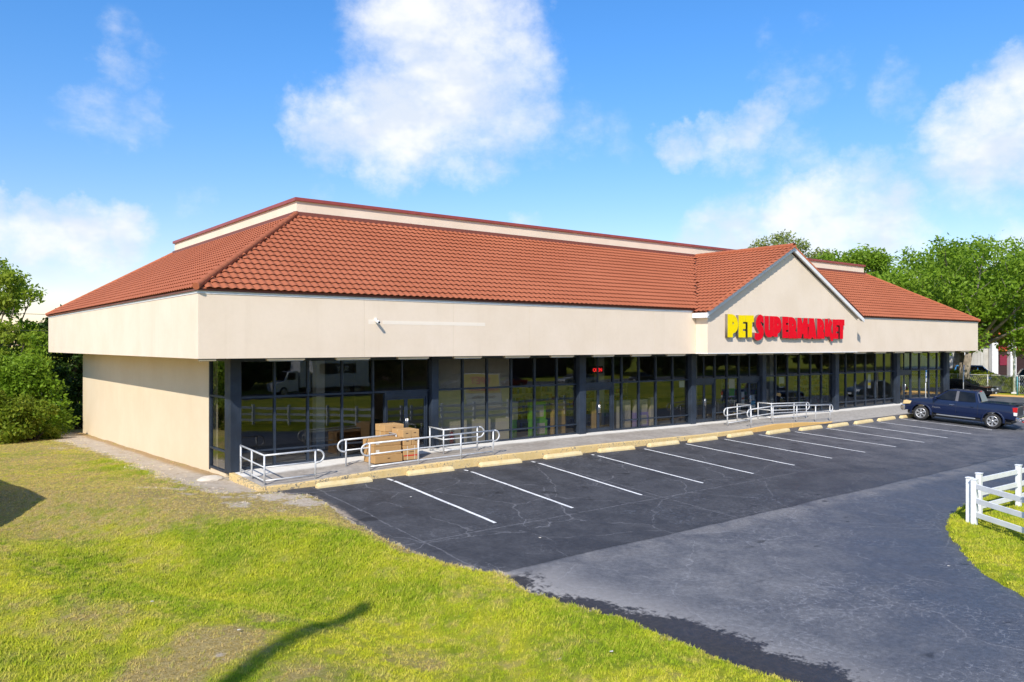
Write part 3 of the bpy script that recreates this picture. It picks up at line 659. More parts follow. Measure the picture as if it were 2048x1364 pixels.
# storefront
COLS = [(1.36, 1.72, 1.20, 1.76), (8.99, 9.30, 1.22, 1.56), (16.61, 16.99, 1.20, 1.56), (24.17, 24.53, 1.20, 1.56), (30.14, 30.48, 1.22, 1.56), (37.46, 37.86, 1.20, 1.56), (44.96, 45.40, 1.20, 1.56), (52.16, 52.62, 1.20, 1.76)]
for x0, x1, y0, y1 in COLS: part('column', MB().bbox(x0, x1, y0, y1, side_z((x0 + x1) / 2, 1.3) - .06, 3.963, .012), col_m)
TR, RL, HD = 2.63, .86, 3.80
BAYS = [(1.72, 8.99, [2.9, 4.08, 5.36, 6.58], [(7.05, 8.88, 2)]), (9.30, 16.61, [10.53, 11.72, 12.95, 14.2, 15.44], []), (16.99, 24.17, [18.86, 19.42, 20.57, 21.75, 22.97], [(17.06, 18.80, 2)]),
        (24.53, 30.14, [26.24, 27.23, 28.24], [(24.60, 26.19, 2), (28.30, 30.08, 2)]), (30.48, 37.46, [31.6, 32.74, 33.9, 35.07, 36.24], []), (37.86, 44.96, [38.95, 40.08, 41.29, 42.53, 43.68], []), (45.40, 52.16, [47.26, 48.5, 49.87, 51.1], [(45.5, 47.2, 2)])]
ss = random.Random(4)
def pane(x0, x1, z0, z1, par=None, y=1.43):
    t = ss.uniform(-.004, .004)     # every sheet of glass sits slightly differently
    mb = MB().add([(x0, y - .004 + t, z0), (x1, y - .004 - t, z0), (x1, y - .004 - t, z1), (x0, y - .004 + t, z1)], [(0, 1, 2, 3)])
    if par is None: part('window_pane', mb, glass_m)
    else: sub('pane', mb, glass_m, par)
alu = paint('door_pull', (.55, .55, .56), .3, 1.0)
for bx0, bx1, ms, doors in BAYS:
    def inD(x): return next((d for d in doors if d[0] - .06 < x < d[1] + .06), None)
    edges = [bx0] + ms + [bx1]
    for x in ms:
        part('mullion', MB().box(x - .032, x + .032, 1.36, 1.50, side_z(x, 1.43) - .02, HD), frame_m)
    part('window_head', MB().box(bx0, bx1, 1.37, 1.50, HD + .002, 3.962), frame_m)
    for a, c in zip(edges[:-1], edges[1:]):
        xa = a + (.032 if a in ms else 0); xc = c - (.032 if c in ms else 0); d = inD((a + c) / 2); zs = side_z((a + c) / 2, 1.43)
        part('transom', MB().box(xa + .001, xc - .001, 1.375, 1.49, TR - .035, TR + .035), frame_m)
        wide = (xc - xa) > 1.5
        if wide:
            m = (xa + xc) / 2; part('mullion', MB().box(m - .02, m + .02, 1.385, 1.48, TR + .036, HD - .001), frame_m)
            pane(xa, m - .02, TR + .035, HD); pane(m + .02, xc, TR + .035, HD)
        else: pane(xa, xc, TR + .035, HD)
        if d: continue
        part('sill', MB().box(xa + .001, xc - .001, 1.37, 1.49, zs - .12, zs + .07), frame_m)
        if bx0 > 44 or (xc - xa) < .7: pane(xa, xc, zs + .07, TR - .035)
        else:
            part('rail', MB().box(xa + .001, xc - .001, 1.375, 1.485, RL - .028, RL + .028), frame_m)
            pane(xa, xc, zs + .07, RL - .028); pane(xa, xc, RL + .028, TR - .035)
    for d0, d1, n in doors:
        zs = side_z((d0 + d1) / 2, 1.43); DH = 2.40
        part('door_frame', MB().box(d0, d0 + .06, 1.365, 1.495, zs - .02, TR - .036).box(d1 - .06, d1, 1.365, 1.495, zs - .02, TR - .036).box(d0 + .061, d1 - .061, 1.367, 1.493, DH + .005, TR - .036), frame_m)
        w = (d1 - d0 - .12) / n
        for k in range(n):
            a = d0 + .06 + k * w + .004; c = a + w - .008; z0 = zs + .012
            dr = part('door', MB().box(a, a + .065, 1.40, 1.45, z0, DH).box(c - .065, c, 1.40, 1.45, z0, DH).box(a + .066, c - .066, 1.402, 1.448, z0, z0 + .16).box(a + .066, c - .066, 1.402, 1.448, DH - .08, DH), frame_m)
            pane(a + .065, c - .065, z0 + .16, DH - .08, dr, 1.428)
            hx = (c - .033) if k == 0 else (a + .033)
            sub('door_handle', MB().tube([(hx, 1.40, zs + .85), (hx, 1.335, zs + .87), (hx, 1.335, zs + 1.22), (hx, 1.40, zs + 1.24)], .014, 6), alu, dr)
# side window beside the corner column
part('mullion', MB().box(1.37, 1.50, 3.33, 3.415, .1, 3.962), frame_m)
for z in (.20, RL, TR, HD + .05): part('rail', MB().box(1.375, 1.49, 1.765, 3.328, z - .03, z + .03), frame_m)
for z0, z1 in ((.23, RL - .03), (RL + .03, TR - .03), (TR + .03, HD + .02)):
    part('window_pane', MB().add([(1.43, 3.33, z0), (1.43, 1.76, z0), (1.43, 1.76, z1), (1.43, 3.33, z1)], [(0, 1, 2, 3)]), glass_m)
part('plinth', MB().box(1.40, 1.52, 1.77, 3.41, -.2, .168), stucco_w)
# strip lights under the fascia
ltm = paint('light_housing', (.36, .30, .20), .6)
x = .05; first = True
while x < 53:
    w = .5 if first else 1.26
    o = part('soffit_light', MB().bbox(x, x + w, .03, .19, 3.862, 3.938, .015), ltm)
    if not first: sub('lens', MB().bbox(x + .05, x + w - .05, .05, .17, 3.842, 3.861, .006), paint('light_lens', (.7, .68, .6), .3), o)
    x = 2.13 if first else x + 2.365; first = False
part('paint_patch', MB().box(5.66, 6.02, -.003, 0, 5.07, 5.23).box(6.2, 10.6, -.003, 0, 5.075, 5.20), mat_stucco('patch_stucco', (.87, .77, .65), (.89, .79, .67)))

# ---- main roof
PX, PY, PZ = 5.44, 5.58, 9.49
cx0, cx1, cy0, cy1, E0 = -.08, FL + .08, -.10, FD + .1, 6.045
u = MB(); u.add([(cx0, cy0, E0), (cx1, cy0, E0), (cx1, cy1, E0), (cx0, cy1, E0), (PX, PY, PZ), (FL - PX, PY, PZ), (FL - PX, FD - PY, PZ), (PX, FD - PY, PZ)], [(0, 1, 5, 4), (1, 2, 6, 5), (2, 3, 7, 6), (3, 0, 4, 7)])
roof = part('roof', u, tile_m)
pa = MB(); q = .18
for a in ((PX, FL - PX, PY, PY + q), (PX, FL - PX, FD - PY - q, FD - PY), (PX, PX + q, PY + q + .001, FD - PY - q - .001), (FL - PX - q, FL - PX, PY + q + .001, FD - PY - q - .001)): pa.box(*a, 9.3, 10.06)
part('parapet_wall', pa, stucco)
part('flat_roof', MB().box(PX + .2, FL - PX - .2, PY + .2, FD - PY - .2, 9.6, 9.7), paint('flat_roofing', (.5, .5, .48), .9))
cp = MB(); e = .09
for a in ((PX - e, FL - PX + e, PY - e, PY + q + e), (PX - e, FL - PX + e, FD - PY - q - e, FD - PY + e), (PX - e, PX + q + e, PY + q + e + .001, FD - PY - q - e - .001), (FL - PX - q - e, FL - PX + e, PY + q + e + .001, FD - PY - q - e - .001)): cp.box(*a, 10.062, 10.19)
part('coping', cp, coping_m)
tf = MB().box(PX - .14, FL - PX + .14, PY - .12, PY - .002, 9.46, 9.62).box(PX - .12, PX - .002, PY, FD - PY, 9.46, 9.62)
part('roof_flashing', tf, drip_m)

# ---- interlocking barrel tiles
PITCH = .257; ROWS = 18
def tile_mesh(expo):
    n = 7; us = [PITCH * i / (n - 1) for i in range(n)]
    w = [0.040 * .5 * (1 - math.cos(2 * math.pi * i / (n - 1))) for i in range(n)]
    V = [(us[i], -.02, w[i] + .052) for i in range(n)] + [(us[i], expo + .02, w[i] + .008) for i in range(n)] + [(us[i], -.02, w[i] + .052) for i in range(n)] + [(us[i], -.018, w[i] + .040) for i in range(n)]
    F = [(i, i + 1, n + i + 1, n + i) for i in range(n - 1)] + [(3 * n + i, 3 * n + i + 1, 2 * n + i + 1, 2 * n + i) for i in range(n - 1)]
    return np.array(V), np.array(F)
gx0, gx1, gE, gA = 22.72, 36.88, 5.88, 9.46; gM = (gx0 + gx1) / 2; gS = (gA - gE) / (gM - gx0); GY = -.90
def gable_z(x): return gE + gS * min(x - gx0, gx1 - x)
def field(org, ud, vd, slope_len, keep, rows, width):
    org = np.array(org, float); ud = np.array(ud, float); vd = np.array(vd, float); nd = np.cross(ud, vd); expo = slope_len / rows; out = []
    for r in range(rows):
        for c in range(int(width / PITCH) + 1):
            p = org + ud * (c * PITCH) + vd * (r * expo); m = p + ud * PITCH / 2 + vd * expo / 2
            if keep(m): out.append((p, ud, vd, nd, expo))
    return out
sl = math.hypot(PY - cy0, PZ - E0); cF, sF = (PY - cy0) / sl, (PZ - E0) / sl
kf = lambda m: (m[0] - cx0) > (m[1] - cy0) * (PX - cx0) / (PY - cy0) + .02 and (cx1 - m[0]) > (m[1] - cy0) * (PX - cx0) / (PY - cy0) and not (gx0 < m[0] < gx1 and gable_z(m[0]) > m[2] - .02)
T = field((cx0, cy0, E0), (1, 0, 0), (0, cF, sF), sl, kf, ROWS, cx1 - cx0)
sl2 = math.hypot(PX - cx0, PZ - E0); c2, s2 = (PX - cx0) / sl2, (PZ - E0) / sl2
ks = lambda m: (m[1] - cy0) > (m[0] - cx0) * (PY - cy0) / (PX - cx0) and (cy1 - m[1]) > (m[0] - cx0) * (PY - cy0) / (PX - cx0)
T2 = field((cx0, cy1, E0), (0, -1, 0), (c2, 0, s2), sl2, ks, ROWS, cy1 - cy0)
# gable slope facing the corner, and its twin
sl3 = math.hypot(gM - gx0, gA - gE); c3, s3 = (gM - gx0) / sl3, (gA - gE) / sl3
mz = lambda y: E0 + (y - cy0) * sF / cF
kg = lambda m: m[1] < PY - .1 and mz(m[1]) < m[2] + .03
T3 = field((gx0, 5.6, gE + .02), (0, -1, 0), (c3, 0, s3), sl3, kg, 21, 5.6 - GY - .02)
T4 = field((gx1, GY, gE + .02), (0, 1, 0), (-c3, 0, s3), sl3, kg, 21, 5.6 - GY)
def place(lst, name, parent, single):
    if not lst: return
    Vt, Ft = tile_mesh(lst[0][4])
    if single:
        me = npmesh('roof_tile', Vt, Ft, tile_m, False); me.polygons.foreach_set('use_smooth', [True] * len(me.polygons))
        for p, ud, vd, nd, ex in lst:
            o = bpy.data.objects.new('roof_tile', me); COL.objects.link(o); o.parent = parent
            o.matrix_local = Matrix(((ud[0], vd[0], nd[0], p[0]), (ud[1], vd[1], nd[1], p[1]), (ud[2], vd[2], nd[2], p[2]), (0, 0, 0, 1)))
    else:
        Vs = []; Fs = []
        for i, (p, ud, vd, nd, ex) in enumerate(lst):
            Vs.append(p + Vt[:, :1] * ud + Vt[:, 1:2] * vd + Vt[:, 2:] * nd); Fs.append(Ft + i * len(Vt))
        o = link(name, npmesh(name, np.concatenate(Vs), np.concatenate(Fs), tile_m, True)); o.parent = parent; o['kind'] = 'stuff'
camp = np.array(cam_o.location)
T.sort(key=lambda t: np.linalg.norm(t[0] - camp))
place(T[:290], 'roof_tile', roof, True); rest = T[290:]
place(rest, 'tile_field', roof, False); place(T2, 'tile_field', roof, False)
# ---- front gable
gab = part('gable_wall', MB().prism([(23.0, 3.975), (36.45, 3.975), (36.45, gable_z(36.45) - .2), (gM, gA - .28), (23.0, gable_z(23.0) - .2)], 'y', -.7, -.002), stucco)
part('gable_base_trim', MB().box(22.98, 36.47, -.715, -.01, 3.935, 3.974), white)
def yback(x): return min(PY - .02, cy0 + (gable_z(x) - E0) * cF / sF)
gr = MB()
for a, c in ((gx0, gM), (gM, gx1)):
    n = 6; xs = [a + (c - a) * i / n for i in range(n + 1)]
    V = [(x, GY, gable_z(x)) for x in xs] + [(x, max(yback(x), .05) + .06, gable_z(x)) for x in xs]
    gr.add(V, [(i, i + 1, n + 2 + i, n + 1 + i) for i in range(n)])
groof = part('gable_roof', gr, tile_m)
place(T3, 'tile_field', groof, False); place(T4, 'tile_field', groof, False)
rk = MB()
for s in (-1, 1):
    xe = gM + s * (gM - gx0); m = .0
    rk.prism([(xe, gE - .02), (gM, gA - .02), (gM, gA - .22), (xe, gE - .22)] if s < 0 else [(gM, gA - .02), (xe, gE - .02), (xe, gE - .22), (gM, gA - .22)], 'y', GY, GY + .06)
part('rake_board', rk, white)
ub = MB()
for s in (-1, 1):
    xe = gM + s * (gM - gx0)
    ub.add([(xe, GY + .061, gE - .17), (gM, GY + .061, gA - .17), (gM, -.70, gA - .17), (xe, -.70, gE - .17)], [(0, 1, 2, 3)])
part('rake_soffit', ub, paint('rake_soffit', (.55, .53, .48), .8))
part('eave_board', MB().box(gx0 - .015, gx0 + .045, GY - .002, -.03, gE - .25, gE - .02).box(gx0 + .046, 22.998, GY + .065, -.03, gE - .25, gE - .2), white)
vb = MB()
for s in (-1, 1):
    xe = gM + s * (gM - gx0 + .02); vb.tube([(xe, GY + .055, gE + .05), (gM, GY + .055, gA + .05)], .06, 8)
part('verge_tile', vb, tile_m)
# hip, ridge and valley pieces
def caps(p0, p1, r, name='hip_cap', par=None):
    p0 = Vector(p0); p1 = Vector(p1); d = p1 - p0; n = max(2, int(d.length / .40)); d.normalize(); st = (p1 - p0).length / n
    mb = MB().tube([(0, 0, 0), (0, 0, st * 1.08)], [r * 1.04, r * .97], 10, False); me = mb.mesh(name, tile_m); rot = d.to_track_quat('Z', 'Y').to_matrix().to_4x4()
    for i in range(n):
        o = bpy.data.objects.new(name, me); COL.objects.link(o); o.parent = par; o.matrix_local = Matrix.Translation(p0 + d * st * i) @ rot
roof_end = MB().tube([(cx0 - .03, cy0 - .03, E0 + .055), (cx0 + .05, cy0 + .05, E0 + .10)], .112, 12); o = link('hip_end', roof_end.mesh('hip_end', tile_m)); o.parent = roof
caps((cx0 - .02, cy0 - .02, E0 + .06), (PX, PY, PZ + .06), .11, par=roof)
caps((cx1, cy0, E0 + .05), (FL - PX, PY, PZ + .05), .10, par=roof)
caps((cx0, cy1, E0 + .05), (PX, FD - PY, PZ + .05), .10, par=roof)
caps((gM, GY - .02, gA + .07), (gM, PY - .1, gA + .07), .12, 'ridge_cap', groof)
vl = MB().tube([(gx0 + .32, .02, gable_z(gx0 + .32) + .04), (gM - .4, yback(gM - .4), gable_z(gM - .4) + .05)], .03, 5)
part('valley_flashing', vl, paint('valley_metal', (.16, .10, .09), .5))
# ---------------------------------------------------------------- shop sign: separate channel letters
LET = [('P', 24.29, 25.11, 4.72, 5.83), ('E', 25.14, 25.7, 4.72, 5.8), ('T', 25.71, 26.38, 4.73, 5.81), ('S', 26.41, 27.2, 4.58, 5.87), ('U', 27.26, 28.05, 4.74, 5.81), ('P', 28.06, 28.73, 4.76, 5.81), ('E', 28.8, 29.34, 4.71, 5.81), ('R', 29.36, 30.12, 4.69, 5.8), ('M', 30.14, 31.14, 4.7, 5.78), ('A', 31.14, 31.99, 4.68, 5.78), ('R', 32.03, 32.76, 4.69, 5.78), ('K', 32.78, 33.59, 4.56, 5.78), ('E', 33.57, 34.15, 4.69, 5.76), ('T', 34.16, 34.79, 4.69, 5.77)]
GLY = {
 'P': ([[(0, 0), (0, 1), (.42, 1), (.68, .95), (.9, .82), (1, .62), (1, .48), (.92, .33), (.75, .22), (.5, .16), (.5, 0)], [(.48, .55), (.48, .69), (.57, .64), (.57, .58)]]),
 'E': ([[(0, 0), (0, 1), (1, 1), (1, .70), (.62, .70), (.62, .62), (1, .62), (1, .38), (.62, .38), (.62, .29), (1, .29), (1, 0)]]),
 'T': ([[(0, 1), (1, 1), (1, .69), (.8, .69), (.76, 0), (.24, 0), (.22, .69), (0, .69)]]),
 'S': ([[(.98, .66), (.98, .86), (.88, .96), (.66, 1), (.42, .96), (.24, .85), (.16, .68), (.2, .54), (.34, .42), (.5, .31), (.5, .29), (.34, .27), (.04, .30), (.04, .06), (.3, 0), (.62, .02), (.86, .10), (.98, .24), (1, .38), (.92, .52), (.76, .62), (.66, .69), (.66, .73), (.8, .70)]]),
 'U': ([[(0, 1), (0, .3), (.12, .1), (.34, 0), (.66, 0), (.88, .06), (1, .06), (1, 1), (.56, 1), (.56, .36), (.5, .32), (.46, .36), (.46, 1)]]),
 'R': ([[(0, 0), (0, 1), (.42, 1), (.68, .95), (.88, .8), (.95, .6), (.9, .45), (.8, .38), (.95, .3), (1, 0), (.52, 0), (.48, .06), (.44, 0)], [(.46, .58), (.46, .7), (.53, .66), (.53, .61)]]),
 'M': ([[(0, 0), (.02, 1), (.36, 1), (.5, .72), (.62, 1), (.97, 1), (1, 0), (.6, 0), (.57, .22), (.48, .22), (.38, 0)]]),
 'A': ([[(0, 0), (.1, .58), (-.06, .58), (-.04, .72), (.12, .72), (.14, 1), (.68, 1), (1, 0), (.62, 0), (.58, .07), (.42, .07), (.38, 0)]]),
 'K': ([[(0, .22), (0, 1), (.42, 1), (.44, .76), (.62, 1.02), (.95, .84), (.82, .68), (.78, .52), (.86, .38), (1, .3), (1, 0), (.82, 0), (.56, .2), (.44, .24), (.42, .18)]]),
}
GLY['S'] = [GLY['S'][0]] if isinstance(GLY['S'][0][0], tuple) else GLY['S']
def letter_mesh(ch, w, h, depth, face, side):
    c = bpy.data.curves.new('letter', 'CURVE'); c.dimensions = '2D'; c.fill_mode = 'BOTH'; c.extrude = depth / 2
    for ring in GLY[ch]:
        s = c.splines.new('POLY'); s.points.add(len(ring) - 1); s.use_cyclic_u = True
        for p, (x, y) in zip(s.points, ring): p.co = (x * w, y * h, 0, 1)
    o = bpy.data.objects.new('letter', c); COL.objects.link(o); dg = bpy.context.evaluated_depsgraph_get()
    me = bpy.data.meshes.new_from_object(o.evaluated_get(dg)); bpy.data.objects.remove(o)
    me.materials.clear(); me.materials.append(face); me.materials.append(side)
    for f in me.polygons: f.material_index = 0 if f.normal.z > .7 else 1
    return me
yel = paint('sign_yellow', (.93, .70, .0), .6, var=.02, spec=.15); red = paint('sign_red', (.80, .001, .014), .6, var=.04, spec=.15)
ret = paint('letter_return', (.20, .17, .14), .5); retr = paint('letter_return_red', (.16, .10, .09), .5)
sign = thing('store_sign', 'yellow and red raised PET SUPERMARKET letters on the gable wall', 'sign', (29.4, -.72, 5.2)); sign['_w'] = (29.4, -.72, 5.2)
for i, (ch, x0, x1, z0, z1) in enumerate(LET):
    me = letter_mesh(ch, x1 - x0, z1 - z0, .15, yel if i < 3 else red, ret if i < 3 else retr)
    o = link('letter', me, sign); o.matrix_local = Matrix.Translation(Vector((x0, -.79, z0)) - Vector(sign['_w'])) @ Matrix.Rotation(R(90), 4, 'X')
# ---------------------------------------------------------------- handrails
galv = paint('galvanised_pipe', (.60, .61, .62), .42, .25, var=.12, scale=6)
RP = .031
def loop_pts(p, d, h, n=10):
    "half-round return at a rail end: from top rail down to mid height"
    p = Vector(p); d = Vector(d).normalized(); r = h / 2; out = []
    for i in range(n + 1):
        a = math.pi * i / n; out.append(p + d * (math.sin(a) * r * 1.15) + Vector((0, 0, -r + math.cos(a) * r)))
    return out
def handrail(label, path, posts, h=.89, loops=(False, False), low=True, grp='handrails by the shop doors'):
    "path: ground points of the rail corners (x,y); posts: parameters along path as points"
    P3 = [Vector((x, y, side_z(x, y))) for x, y in path]
    c = P3[0]; t = thing('handrail', label, 'handrail', c, 0, grp); t['_w'] = tuple(c)
    def at(x, y, k): return Vector((x, y, side_z(x, y) + k))
    for x, y in posts: MB().tube([at(x, y, -.03), at(x, y, h)], RP, 8).build('post', galv, t)
    top = [p + Vector((0, 0, h)) for p in P3]
    MB().tube(top, RP, 8).build('top_rail', galv, t)
    pp = [Vector((x, y, side_z(x, y))) for x, y in posts]
    for k, nm in ((h * .60, 'middle_rail'), (.13, 'bottom_rail')):
        if nm == 'bottom_rail' and not low: continue
        MB().tube([p + Vector((0, 0, k)) for p in pp], RP * .8, 8).build(nm, galv, t)
    for e, fl in ((0, loops[0]), (-1, loops[1])):
        if fl:
            a, b2 = (top[0], top[1]) if e == 0 else (top[-1], top[-2]); d = a - b2; d.z = 0
            pts = loop_pts(a, d, h * .44); pts.append(Vector((posts[e][0], posts[e][1], pts[-1].z))); MB().tube(pts, RP, 8).build('return_loop', galv, t)
    return t
handrail('galvanised corner guard rail in front of the corner column', [(1.62, 1.0), (1.62, -1.05), (3.3, -1.08)], [(1.62, .98), (1.62, 0.0), (1.62, -1.05), (3.24, -1.08)], loops=(False, True))
handrail('ramp handrail nearest the glass, left of the cardboard boxes', [(4.75, .0), (6.75, .02), (6.75, .95)], [(4.82, 0.), (6.75, .02), (6.75, .93)], loops=(True, False), low=False)
handrail('long ramp handrail at the kerb in front of the cardboard boxes', [(5.05, -1.1), (10.2, -1.12)], [(5.12, -1.1), (6.98, -1.1), (8.72, -1.12), (10.15, -1.12)], loops=(True, True))
handrail('handrail by the glass, right of the cardboard boxes', [(8.7, .95), (8.72, .0), (10.3, -.02)], [(8.7, .9), (8.72, 0.), (10.22, -.02)], loops=(False, True))
handrail('left handrail of the entrance ramp next to the glass', [(25.3, -.05), (27.35, .02), (27.35, .85)], [(25.36, -.05), (27.35, .02), (27.35, .83)], loops=(True, False), low=True, h=.87)
handrail('long humped handrail along the orange kerb of the entrance ramp', [(25.7, -1.12), (27.6, -1.12), (29.7, -1.12), (31.45, -1.12), (32.9, -1.12)], [(25.78, -1.12), (27.6, -1.12), (29.7, -1.12), (31.45, -1.12), (32.85, -1.12)], loops=(True, True), low=False, h=.88)
handrail('right handrail of the entrance ramp next to the glass', [(29.15, .85), (29.2, .05), (31.2, .0), (32.4, -.03)], [(29.15, .83), (29.2, .05), (31.2, 0.), (32.34, -.03)], loops=(False, True), h=.87)

# ---------------------------------------------------------------- wheel stops
def mat_stop():
    b = NB('wheel_stop_paint'); p = b.pos(); n1 = b.noise(p, 2.5, 6, .7); n2 = b.noise(p, 14, 6, .75)
    c = b.mix(b.mr(n1, .3, .7), (.72, .54, .25), (.82, .67, .38)); c = b.mix(b.mr(b.ma('ADD', n2, b.ma('MULTIPLY', n1, .4)), .80, .9, 0, .8), c, (.36, .33, .28))
    b.set(Base_Color=c, Roughness=.88); b.bump(n2, .3, .01); return b.m
stopm = mat_stop()
STOPS = [(3.0, -1.72, 4.88, -1.70), (6.31, -1.50, 8.1, -1.58), (9.24, -1.55, 11.03, -1.66), (12.25, -1.58, 14.1, -1.6), (15.02, -1.62, 16.87, -1.8), (17.77, -1.78, 19.58, -1.83), (20.22, -1.91, 22.1, -1.92), (23.0, -1.9, 24.9, -1.8), (25.5, -2.25, 27.4, -2.15), (28.1, -2.34, 30.0, -2.32), (30.5, -2.47, 32.36, -2.4), (33.05, -2.46, 34.95, -2.37), (35.5, -2.46, 37.4, -2.38), (38.0, -2.45, 39.9, -2.4), (40.9, -2.4, 42.8, -2.4), (43.7, -2.4, 45.6, -2.4)]
sb = MB(); prf = [(-.10, -.03), (.10, -.03), (.10, .06), (.065, .15), (-.065, .15), (-.10, .06)]
n6 = 6; ends = [(-.93, .55), (-.90, .8), (-.84, 1), (.84, 1), (.90, .8), (.93, .55)]
Vs = [(x, y * (.9 + .1 * s), z if z < 0 else z * s) for x, s in ends for y, z in prf]
sb.add(Vs, [(i * n6 + k, i * n6 + (k + 1) % n6, (i + 1) * n6 + (k + 1) % n6, (i + 1) * n6 + k) for i in range(5) for k in range(n6)] + [tuple(range(n6)), tuple(range(5 * n6, 6 * n6))])
sme = sb.mesh('wheel_stop', stopm)
names = ['nearest the lawn corner'] + [''] * 15
ordn = ['first', 'second', 'third', 'fourth', 'fifth', 'sixth', 'seventh', 'eighth', 'ninth', 'tenth', 'eleventh', 'twelfth', 'thirteenth', 'fourteenth', 'fifteenth', 'sixteenth']
for i, (x0, y0, x1, y1) in enumerate(STOPS):
    o = link('wheel_stop', sme); x = (x0 + x1) / 2; y = (y0 + y1) / 2 + .02; o.location = (x, y, lotz(x, y) + .002)
    o.rotation_euler = (0, -math.atan2(lotz(x1, y1) - lotz(x0, y0), x1 - x0), math.atan2(y1 - y0, x1 - x0)); o.scale = ((x1 - x0) / 1.86, 1, 1)
    tag(o, f'yellow concrete wheel stop, {ordn[i]} from the lawn corner', 'wheel stop', 'wheel stops along the kerb')

# ---------------------------------------------------------------- cardboard boxes
def mat_card():
    b = NB('cardboard'); p = b.pos(); n1 = b.noise(p, 2.5, 5); n2 = b.noise(b.pos((1, 1, 30)), 3, 4)
    inf = b.new('ShaderNodeObjectInfo').outputs['Random']
    c = b.mix(inf, (.42, .235, .085), (.54, .33, .14)); c = b.mix(b.mr(n1, .35, .7, 0, .35), c, b.mix(1., c, (.78, .74, .7), 'MULTIPLY'))
    b.set(Base_Color=c, Roughness=.85); b.bump(n2, .15, .005); return b.m
card = mat_card(); tape = paint('packing_tape', (.58, .43, .24), .35); ink = paint('box_ink', (.10, .06, .035), .8); redink = paint('red_ink', (.55, .03, .02), .6); wlab = paint('box_label', (.72, .66, .55), .7)
def box(label, x, y, z, lx, ly, lz, rz=0, red=False, lab=False, grp='cardboard boxes stacked by the ramp'):
    t = thing('cardboard_box', label, 'box', (x, y, z), rz, grp)
    MB().bbox(-lx / 2, lx / 2, -ly / 2, ly / 2, 0, lz - .004, .008, seg=1).build('carton', card, t, (0, 0, 0))
    MB().box(-lx / 2 - .002, lx / 2 + .002, -.03, .03, lz - .004, lz - .001).box(-lx / 2 - .003, -lx / 2 - .0005, -.03, .03, lz * .72, lz - .001).build('tape', tape, t, (0, 0, 0))
    if red:
        MB().box(-lx / 2 + .004, lx / 2 - .004, -ly / 2 - .003, -ly / 2 - .0005, .13, .175).build('red_stripe', redink, t, (0, 0, 0))
        for xx in (-.27, .2): MB().box(lx * xx - .008, lx * xx + .008, -ly / 2 - .004, -ly / 2 - .0005, .005, lz - .01).build('strap', wlab, t, (0, 0, 0))
        for k in range(2): MB().box(-.1, .1, -ly / 2 - .003, -ly / 2 - .0005, lz * .68 - k * .07, lz * .68 - k * .07 + .022).build('print', ink, t, (0, 0, 0))
    elif lab: MB().box(-lx * .42, -lx * .3, -ly / 2 - .003, -ly / 2 - .0005, lz * .3, lz * .62).build('paper_label', wlab, t, (0, 0, 0))
    else: MB().box(-.05, .05, -ly / 2 - .003, -ly / 2 - .0005, lz * .5, lz * .5 + .03).build('print', ink, t, (0, 0, 0))
    return t
bz = side_z(6.25, -.1) + .012
box('bottom long cardboard box of the left stack behind the ramp rail', 6.22, -.02, bz, 1.08, .78, .27, R(1), lab=False)
box('middle long cardboard box with pale labels in the left stack', 6.20, .0, bz + .272, 1.06, .76, .30, R(-1), lab=True)
box('top long cardboard box of the left stack', 6.19, .02, bz + .574, 1.06, .76, .25, R(1.5), lab=True)
box('cardboard box with red stripe and white straps at the bottom right of the pile', 7.16, .0, side_z(7.2, -.1) + .012, .62, .72, .50, R(-1), red=True)
b2 = side_z(7.2, -.1) + .012 + .503
box('small cardboard box above the red-striped box, left of its pair', 7.01, .02, b2, .31, .7, .27, 0); box('small cardboard box above the red-striped box, right of its pair', 7.34, .03, b2, .32, .7, .28, R(2))
box('cardboard box at the top right of the pile', 7.33, .05, b2 + .282, .34, .72, .26, R(-2))
box('cardboard box at the top of the pile, beside the top right one', 6.98, .04, b2 + .272, .33, .74, .27, R(1))
box('lower back cardboard box against the door behind the left stack', 6.98, .86, side_z(6.9, .86) + .006, .8, .7, .46, 0)
box('middle back cardboard box rising behind the left stack', 6.98, .86, side_z(6.9, .86) + .470, .8, .7, .44, R(1))
box('top back cardboard box rising above the left stack', 6.96, .86, side_z(6.9, .86) + .914, .78, .7, .24, R(-1))

# ---------------------------------------------------------------- security camera on the fascia
cc = thing('security_camera', 'small white security camera on the front fascia', 'camera', (5.93, 0, 5.17)); cc['_w'] = (5.93, 0, 5.17)
MB().bbox(5.89, 5.97, -.03, -.001, 5.2, 5.29, .006).build('mount', white, cc); MB().tube([(5.93, -.03, 5.25), (5.93, -.09, 5.2)], .018, 6).build('arm', white, cc)
MB().tube([(5.93, -.05, 5.18), (5.93, -.26, 5.13)], .05, 10).build('housing', white, cc); MB().tube([(5.93, -.261, 5.13), (5.93, -.268, 5.128)], .036, 10).build('lens', paint('lens_black', (.01, .01, .012), .1), cc)

